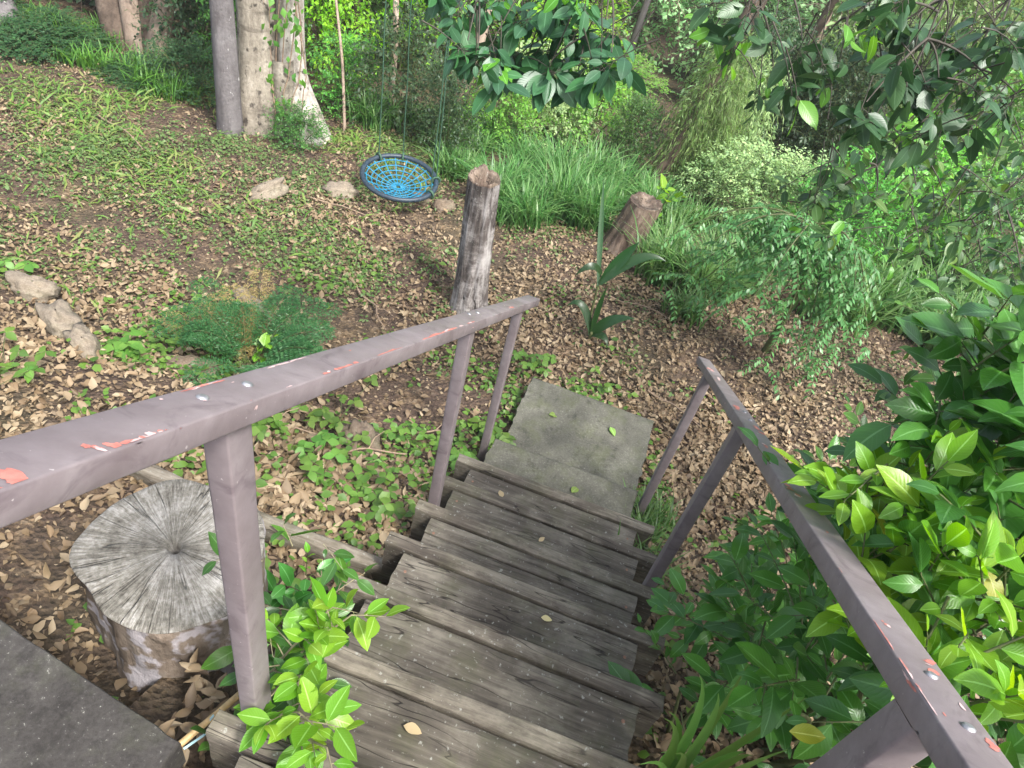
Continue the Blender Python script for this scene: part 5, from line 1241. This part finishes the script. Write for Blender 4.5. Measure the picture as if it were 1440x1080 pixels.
# ------------------------------------------------------------------ big leaved shrubs
T_gl = [leaf_t(6, .245, (.86, .85), f, b, wave=w, twist=tw) for f, b, w, tw in ((.28, .15, .08, 0), (.15, .3, .1, .2), (.4, .05, .0, -.15), (.1, .45, .12, .1), (.3, -.08, .08, -.2))]
def right_shrub():
    rng = np.random.default_rng(909); b = np.array([1.55, .55, Gs(1.55, .55)])
    t = thing('glossy_shrub', 'large glossy leaved shrub with lime green new growth beside the right handrail', 'shrub', tuple(b)); gs = Geo(); gl = Geo(); gy = Geo(); ga = Geo()
    blobs = [(1.56, .62, .80, .34, .30, .32), (1.55, .45, .55, .45, .40, .45), (1.30, .42, .48, .27, .28, .33), (1.50, .05, .68, .40, .34, .34), (1.62, -.25, .75, .40, .34, .36),
             (1.30, .22, .34, .24, .32, .36), (1.30, .30, .0, .26, .34, .36), (1.28, -.05, .45, .28, .30, .34), (1.5, .2, .1, .4, .4, .5), (1.24, .02, .10, .18, .22, .28), (1.36, -.25, .55, .26, .26, .34), (1.75, .7, .5, .45, .45, .55)]
    S, D, k = blob_twigs(blobs, 320, rng, (.3, .95), .45, -.6)
    ok = ~((S[:, 0] < 1.10) & (S[:, 2] > .62 - .635 * S[:, 1] - .0) & (S[:, 0] < 1.12)); ok &= ~((S[:, 0] < 1.24) & (S[:, 1] < .28) & (S[:, 2] < .62)); S, D = S[ok], D[ok]
    twigs(gl, gs, S, D, rng.uniform(.14, .30, len(S)), 7, .098, T_gl, rng, 52, .12, 1.1, .0032, .5, petiole=.006)
    # lime new growth on outer shoots
    n = 66; pick = np.array([(1.05, .34, .80), (1.07, .30, .84), (1.12, .32, .88), (1.06, .26, .76), (1.08, .16, .80), (1.10, .30, .84), (1.16, .02, .92), (1.14, .08, .86), (1.18, -.08, .94), (1.12, .22, .90), (1.16, -.15, .92), (1.22, .05, .96), (1.20, -.2, .98), (1.10, .12, .76), (1.24, -.3, 1.0), (1.3, .15, 1.0)])
    S2 = pick[rng.integers(0, len(pick), n)] + rng.normal(0, .055, (n, 3)) + np.array([.05, .02, -.04]); S2[:, 0] = np.maximum(S2[:, 0], 1.065)
    D2 = nz(rng.normal(0, .45, (n, 3)) + np.array([-.12, -.25, .8]))
    twigs(gy, gs, S2, D2, rng.uniform(.10, .2, n), 6, .082, T_gl, rng, 50, .1, 1.1, .0028, .6, petiole=.006)
    # large paler leaves at the upper right
    n = 58; S3 = np.array([1.36, .52, .98]) + rng.normal(0, 1, (n, 3)) * np.array([.10, .14, .08]); D3 = nz(rng.normal(0, .5, (n, 3)) + np.array([-.3, -.3, .5])); twigs(gl, gs, S3, D3, rng.uniform(.12, .24, n), 6, .128, T_gl, rng, 55, .15, 1.2, .003, petiole=.006)
    # shoots hanging under and over the rail
    S4 = np.array([(1.06, -.05, .52), (1.05, -.12, .58), (1.05, .0, .46), (1.04, .12, .42), (1.06, .22, .36), (1.06, -.2, .62), (1.05, .3, .3), (1.04, .4, .2), (1.03, .5, .12), (1.05, .05, .3), (1.02, .25, .1), (1.0, .1, .1)])
    S4 = S4[[3, 4, 5, 6, 7, 8]] + np.array([.08, 0, 0]);  D4 = nz(np.tile([-.3, -.25, .35], (len(S4), 1)) + rng.normal(0, .25, (len(S4), 3))); twigs(gl, gs, S4, D4, rng.uniform(.12, .22, len(S4)), 6, .095, T_gl, rng, 50, .15, 1.1, .003, petiole=.006)
    # leaf cluster lying over the rail
    S5 = np.array([(1.07, .37, .75), (1.06, .33, .78)]); twigs(gy, gs, S5, nz(np.array([[-.8, -.1, .35], [-.6, -.3, .5]])), .12, 5, .085, T_gl, rng, 45, .1, 1.2, .003, petiole=.006)
    n = 4; S6 = np.array([(1.10, .2, .83), (1.02, -.12, .62), (1.2, .1, .95), (1.12, .3, .85)]); a = rng.uniform(0, 2 * PI, n)
    scat_mix(ga, T_gl, S6, nz(np.stack([np.cos(a), np.sin(a), rng.normal(0, .3, n)], -1)), np.tile([0, 0, 1.], (n, 1)) + rng.normal(0, .2, (n, 3)), .07, 1., 0, rng)
    for i in range(16):
        c = blobs[i % len(blobs)]; e = np.array(c[:3]); tubes(gs, bez(b + rng.normal(0, .06, 3) * (1, 1, 0) - (0, 0, .1), (b * .5 + e * .5) + np.array([.08, 0, .15]), e, 10), np.linspace(.014, .005, 10), 6)
    for gg, nm, m in ((gs, 'stem', 'stem'), (gl, 'leaves', 'leaf_glossy'), (gy, 'new_leaves', 'leaf_lime'), (ga, 'yellow_leaves', 'leaf_yellowed')):
        o = gg.obj(nm, M[m], t, True, loc=tuple(b)); o.location = (0, 0, 0)
right_shrub()
def dark_low_shrub():
    rng = np.random.default_rng(911)
    for lab, b, blobs, n, LL in (('low dark glossy shrub below the right handrail post', (1.32, 1.15), [(1.50, 1.0, -.48, .22, .30, .30), (1.40, .72, -.30, .2, .25, .28), (1.52, .9, -.2, .25, .3, .3)], 85, .10),
                                 ('dark leafy sapling under the near end of the right handrail', (1.14, .42), [(1.06, .42, -.30, .09, .12, .14), (1.24, .62, -.22, .12, .2, .2)], 20, .095),
                                 ('dark green shrub at the right edge behind the long leafy shrub', (2.1, 1.7), [(2.0, 1.5, -.3, .4, .5, .5), (1.9, 1.2, .15, .35, .4, .4), (2.2, 2.0, .1, .5, .5, .5), (1.75, 1.55, -.45, .3, .3, .4)], 190, .085)):
        bb = np.array([b[0], b[1], Gs(*b)]); t = thing('dark_shrub', lab, 'shrub', tuple(bb)); gl = Geo(); gs = Geo()
        S, D, k = blob_twigs(blobs, n, rng, (.2, .95), .5); twigs(gl, gs, S, D, rng.uniform(.14, .26, n), 7, LL, T_gl, rng, 55, .15, 1.1, .003, petiole=.006)
        for c in blobs: tubes(gs, bez(bb - (0, 0, .1), bb * .5 + np.array(c[:3]) * .5, c[:3], 8), np.linspace(.010, .004, 8), 5)
        for gg, nm, m in ((gs, 'stem', 'stem'), (gl, 'leaves', 'leaf_glossy')):
            o = gg.obj(nm, M[m], t, True, loc=tuple(bb)); o.location = (0, 0, 0)
dark_low_shrub()
def small_plant():
    rng = np.random.default_rng(515); b = np.array([-.02, -.16, Gs(-.02, -.16)])
    t = thing('bright_shrub', 'small shrub with shiny lime green leaves beside the near left handrail post', 'shrub', tuple(b)); gl = Geo(); gy = Geo(); gs = Geo()
    ends = [(.08, -.12, .36), (.13, -.08, .38), (.16, -.05, .40), (.05, -.17, .30), (.20, -.30, .44), (.16, -.28, .40), (.10, -.02, .34), (.13, -.22, .42), (.25, -.34, .46), (.10, -.30, .34)]
    for e in ends:
        e = np.array(e) - np.array([0, .02, .09]); P = bez(b + rng.normal(0, .02, 3) * (1, 1, 0), (b + e) / 2 + np.array([-.06, 0, .08]), e, 10); tubes(gs, P, np.linspace(.006, .0022, 10), 5)
        S = P[[5, 7, 8, 9]]; D = nz(np.tile(e - P[7], (4, 1)) * 6 + rng.normal(0, .5, (4, 3)) + np.array([.1, -.1, .1]))
        twigs(gy if rng.random() < .8 else gl, gs, S[1:], D[1:], .09, 4, .080, T_gl, rng, 58, .1, 1.1, .002, .7, petiole=.005)
        twigs(gl, gs, S[:1], D[:1], .10, 4, .082, T_gl, rng, 58, .1, 1.1, .002, .7, petiole=.005)
    n = 26; S = np.array([-.01, -.05, .05]) + rng.normal(0, 1, (n, 3)) * np.array([.05, .10, .14]); D = nz(rng.normal(0, .6, (n, 3)) + np.array([.2, -.2, .4])); twigs(gl, gs, S, D, .10, 4, .075, T_gl, rng, 60, .15, 1.1, .002, petiole=.005)
    for gg, nm, m in ((gs, 'stem', 'stem_pale'), (gl, 'leaves', 'leaf_glossy'), (gy, 'new_leaves', 'leaf_lime')):
        o = gg.obj(nm, M[m], t, True, loc=tuple(b)); o.location = (0, 0, 0)
    b = np.array([-.13, .28, Gs(-.13, .28)]); t = thing('dark_seedling', 'dark leaved seedling between the log stump and the edging sleeper', 'plant', tuple(b)); gl = Geo(); gs = Geo(); gy = Geo()
    n = 9; S = b + np.c_[rng.normal(0, .05, (n, 2)), rng.uniform(.05, .2, n)]; D = nz(rng.normal(0, .5, (n, 3)) + np.array([.1, 0, .8])); twigs(gl, gs, S, D, .14, 4, .10, T_gl, rng, 65, .15, 1.1, .002, petiole=.006)
    twigs(gy, gs, b + np.array([[-.03, .04, .22]]), np.array([[0, .1, 1.]]), .12, 5, .045, T_gl, rng, 50, .05, 1.1, .002)
    for gg, nm, m in ((gs, 'stem', 'stem'), (gl, 'leaves', 'leaf_glossy'), (gy, 'new_leaves', 'leaf_lime')):
        o = gg.obj(nm, M[m], t, True, loc=tuple(b)); o.location = (0, 0, 0)
small_plant()
def strappy():
    rng = np.random.default_rng(616); b = np.array([1.03, .06, Gs(1.03, .06) + .02])
    t = thing('strap_leaved_plant', 'clump of long light green strap leaves at the bottom right of the steps', 'plant', tuple(b))
    tips = [(.976, .056, .508), (.951, .02, .416), (.938, -.036, .207), (.883, -.053, .128), (.886, .0, .269), (1.05, -.112, .545), (1.09, -.115, .486), (.953, .044, .02), (.908, .043, .417), (1.04, -.073, .40), (1.12, .06, .46), (.93, .10, .12), (1.06, -.02, .30)]
    for k, e in enumerate(tips):
        e = np.array(e); g = Geo(); n = 12; tt = np.linspace(0, 1, n); P = bez(b + rng.normal(0, .015, 3) * (1, 1, 0), b * .55 + e * .45 + np.array([.03, .02, .30 if e[2] < .42 else .12]), e, n)
        ribbon(g, P, .0125 * np.maximum(np.sin(PI * np.clip(tt * .9 + .1, 0, 1) ** .7), .05), np.array([-.2, -.6, .7]), .35); o = g.obj('leaf', M['leaf_strap'], t, True, loc=tuple(b)); o.location = (0, 0, 0)
strappy()

# ------------------------------------------------------------------ overhanging fig
T_fg = [leaf_t(6, .25, (.80, .75), f, b, wave=w, twist=tw) for f, b, w, tw in ((.15, .12, .04, 0), (.25, .2, .0, .1), (.05, .3, .06, -.1), (.3, .05, .0, .15))]
def over_fig():
    rng = np.random.default_rng(717); b = np.array([4.6, 3.2, Gs(4.6, 3.2)])
    t = thing('overhanging_fig', 'overhanging fig with thick dark leaves reaching across the top right', 'tree', tuple(b))
    g = Geo(); trunk_path(g, [b - (0, 0, .3), b + (0, 0, .4), b + (-.1, 0, 1.6), b + (-.3, .1, 3.4), b + (-.5, .2, 5.)], (.42, .33, .27, .22, .12), 18, .1, 4); o = g.obj('trunk', M['bark_grey'], t, True, loc=tuple(b)); o.location = (0, 0, 0)
    cam_ = cam_loc
    def branch(path, nleaf_pts, nt, tl, LL, droopdir, spread, seed, yfrac=.10, lmat='leaf_fig'):
        r2 = np.random.default_rng(seed); gs = Geo(); gl = Geo(); gy = Geo(); gt = Geo()
        P = trunk_path(gs, path, np.linspace(.05, .010, len(path)), 8, .03, seed)
        S = []; Q_ = np.array(nleaf_pts, float); nc = max(3, len(Q_) // 4); cen = Q_[r2.choice(len(Q_), nc, replace=False)]
        for _ in range(6):
            kk = np.argmin(((Q_[:, None] - cen[None]) ** 2).sum(-1), axis=1); cen = np.array([Q_[kk == i].mean(0) if (kk == i).any() else cen[i] for i in range(nc)])
        limbs = []
        for c_ in cen:
            j = np.argmin(np.linalg.norm(P - (c_ + np.array([.25, 0, .5])), axis=1)); L_ = bez(P[j], (P[j] + c_) / 2 + r2.normal(0, .07, 3) + np.array([0, .1, .05]), c_ + np.array([0, .08, .06]), 10); tubes(gs, L_, np.linspace(.006, .003, 10), 5); limbs.append(L_)
        P = np.concatenate(limbs)
        for q in nleaf_pts:
            q = np.array(q, float); j = np.argmin(np.linalg.norm(P - (q + np.array([0, .05, .06])), axis=1)); Pq = bez(P[j], (P[j] + q) / 2 + np.array([0, .02, .03]), q, 8); tubes(gs, Pq, np.linspace(.0045, .0022, 8), 5)
            m = nt if q[0] > .86 or nt == 3 else 2; S.append(q + np.concatenate([np.zeros((1, 3)), r2.normal(0, 1, (m - 1, 3)) * np.array(spread)]))
        S = np.concatenate(S); n = len(S); D = nz(r2.normal(0, .35, (n, 3)) + np.array(droopdir)); S = S - D * .16
        ym = r2.random(n) < yfrac
        twigs(gl, gt, S[~ym], D[~ym], r2.uniform(tl[0], tl[1], (~ym).sum()), 8, LL, T_fg, r2, 62, .3, .7, .0028, .6, whorl=True, petiole=LL * .28)
        twigs(gy, gt, S[ym], D[ym], r2.uniform(tl[0], tl[1], ym.sum()), 4, LL * .85, T_fg, r2, 55, .2, .8, .0026, .6, whorl=True, petiole=LL * .22)
        gl.add(np.concatenate(gt.V), np.concatenate(gt.F), None, 1)
        for gg, nm, m in ((gs, 'branch', 'dark_twig'), (gl, 'leaves', lmat), (gy, 'new_leaves', 'leaf_fig_young')):
            o = gg.obj(nm, [M[m], M['dark_twig']], t, True, loc=tuple(b)); o.location = (0, 0, 0)
    # branch hanging over the steps at the top centre
    c2= [(-0.29, 1.65, 0.82), (-0.16, 1.88, 0.89), (-0.15, 1.97, 0.7), (-0.03, 1.78, 0.78), (-0.04, 1.99, 0.89), (0.04, 1.8, 1.02), (0.06, 1.87, 0.75), (0.08, 2.04, 0.77), (-0.29, 1.79, 0.95), (-0.47, 1.88, 0.9), (0.17, 1.77, 0.88), (-0.08, 1.92, 0.94), (-0.27, 1.97, 0.77), (-0.36, 1.74, 0.87), (-0.23, 1.95, 0.91), (-0.25, 1.65, 0.79), (0.1, 1.94, 0.92), (-0.04, 2.02, 0.76)]
    c2 = [(x, y, z + .085) for x, y, z in c2]
    branch([tuple(b + (-.3, .1, 3.2)), (3.2, 2.6, 2.5), (1.8, 2.2, 2.3), (.6, 2.0, 2.0), (.0, 1.9, 1.75), (-.40, 1.85, 1.5)], c2, 3, (.16, .17), .098, (0, -.1, -.35), (.05, .05, .045), 21)
    # right hand sprays
    c3= [(0.53, 1.63, 1.19), (0.69, 1.89, 1.03), (0.41, 2.22, 1.06), (0.73, 1.77, 1.17), (0.82, 2.06, 1.12), (0.88, 1.64, 1.35), (0.87, 1.92, 1.21), (1.03, 2.19, 1.15), (1.13, 1.71, 1.2), (1.17, 1.95, 0.95), (0.95, 1.57, 1.12), (1.25, 1.87, 1.35), (1.28, 2.14, 1.17), (1.06, 1.72, 1.19), (1.42, 1.93, 1.16), (0.55, 1.65, 1.26), (0.88, 1.89, 1.09), (1.19, 2.18, 1.22), (1.25, 1.69, 1.24), (1.06, 2.06, 1.26), (0.54, 1.61, 1.13)]
    branch([tuple(b + (-.3, .1, 3.0)), (3.4, 2.7, 2.5), (2.3, 2.2, 2.2), (1.4, 2.0, 1.95), (.5, 1.9, 1.7)], c3, 4, (.15, .18), .088, (0, -.1, -.35), (.08, .07, .06), 22, .16)
    c4= [(1.16, 2.22, 0.66), (1.54, 2.67, 0.66), (1.82, 3.13, 0.65), (1.58, 2.36, 0.62), (1.75, 2.87, 0.62), (1.12, 2.18, 0.56), (1.74, 2.53, 0.46), (1.94, 3.09, 0.66), (1.74, 2.35, 0.73), (1.97, 2.69, 0.39), (1.38, 2.18, 0.69), (1.34, 2.71, 0.62), (1.77, 2.96, 0.16), (1.9, 2.18, 0.5), (1.95, 2.64, 0.26), (1.28, 2.16, 0.57), (1.49, 2.73, 0.79)]
    branch([tuple(b + (-.1, .0, 2.2)), (3.7, 3.0, 1.9), (2.9, 2.8, 1.6), (2.1, 2.6, 1.35), (1.4, 2.4, 1.1)], c4, 6, (.14, .2), .070, (0, -.1, -.25), (.13, .12, .12), 23, .2, 'leaf_fig_mixed')
    gl, gs, S = mk_foliage([(4.2, 3.3, 5.4, 1.6, 1.6, .8), (3.0, 3.5, 4.8, 1.2, 1.2, .7)], 80, 6, .12, T_bg, rng, (.3, .6)); o = gl.obj('crown', M['leaf_fig'], t, True, loc=tuple(b)); o.location = (0, 0, 0)
over_fig()

# ------------------------------------------------------------------ loose leaves on the steps
def loose():
    rng = np.random.default_rng(818)
    zt = lambda k: -k * RISE
    items = [((.31, 2.42, -1.396), 'leaf_fallen_green', .075, 'green fallen leaf near the left far corner of the concrete landing', .6), ((.68, 2.50, -1.396), 'leaf_fallen_green', .07, 'green fallen leaf at the right of the concrete landing', -.9),
             ((.58, 1.75, -1.203), 'leaf_fallen_green', .07, 'curled green fallen leaf on the lowest concrete step', 1.2), ((.27, 1.40, -1.004), 'leaf_fallen_tan', .05, 'narrow pale dry leaf on the fifth step', 2.0),
             ((.59, .52, -.399), 'leaf_fallen_tan', .04, 'small curled dry leaf chip on the third nosing board', .2), ((.93, .30, -.399), 'leaf_fallen_green', .085, 'yellow green leaf lying at the right end of the third step', -2.0),
             ((.34, -.13, .004), 'leaf_fallen_tan', .05, 'pale dry leaf on the nearest wide tread', .1), ((.50, .95, -.6), 'leaf_fallen_tan', .03, 'tiny pale leaf on the fourth nosing board', 1.0),
             ((.78, .36, -.4), 'leaf_fallen_tan', .03, 'tiny dry leaf scrap at the back of the third tread', .4), ((.70, 1.02, -.8), 'leaf_fallen_tan', .035, 'thin straw coloured leaf on the fifth tread', 2.4),
             ((-1.25, .12, Gs(-1.25, .12) + .03), 'leaf_fallen_green', .10, 'long green fallen leaf on bare soil left of the log stump', .5)]
    for loc, mk, L, lab, a in items:
        g = Geo(); scat(g, T_gl[rng.integers(0, 5)], np.zeros((1, 3)), np.array([[math.cos(a), math.sin(a), .03]]), np.array([[.08, .05, 1.]]), L, 1.15)
        o = g.obj('fallen_leaf', M[mk]); o.location = (loc[0], loc[1], loc[2] + .008); tag(o, lab, 'leaf', 'single leaves lying on the steps')
loose()
bpy.context.view_layer.update()
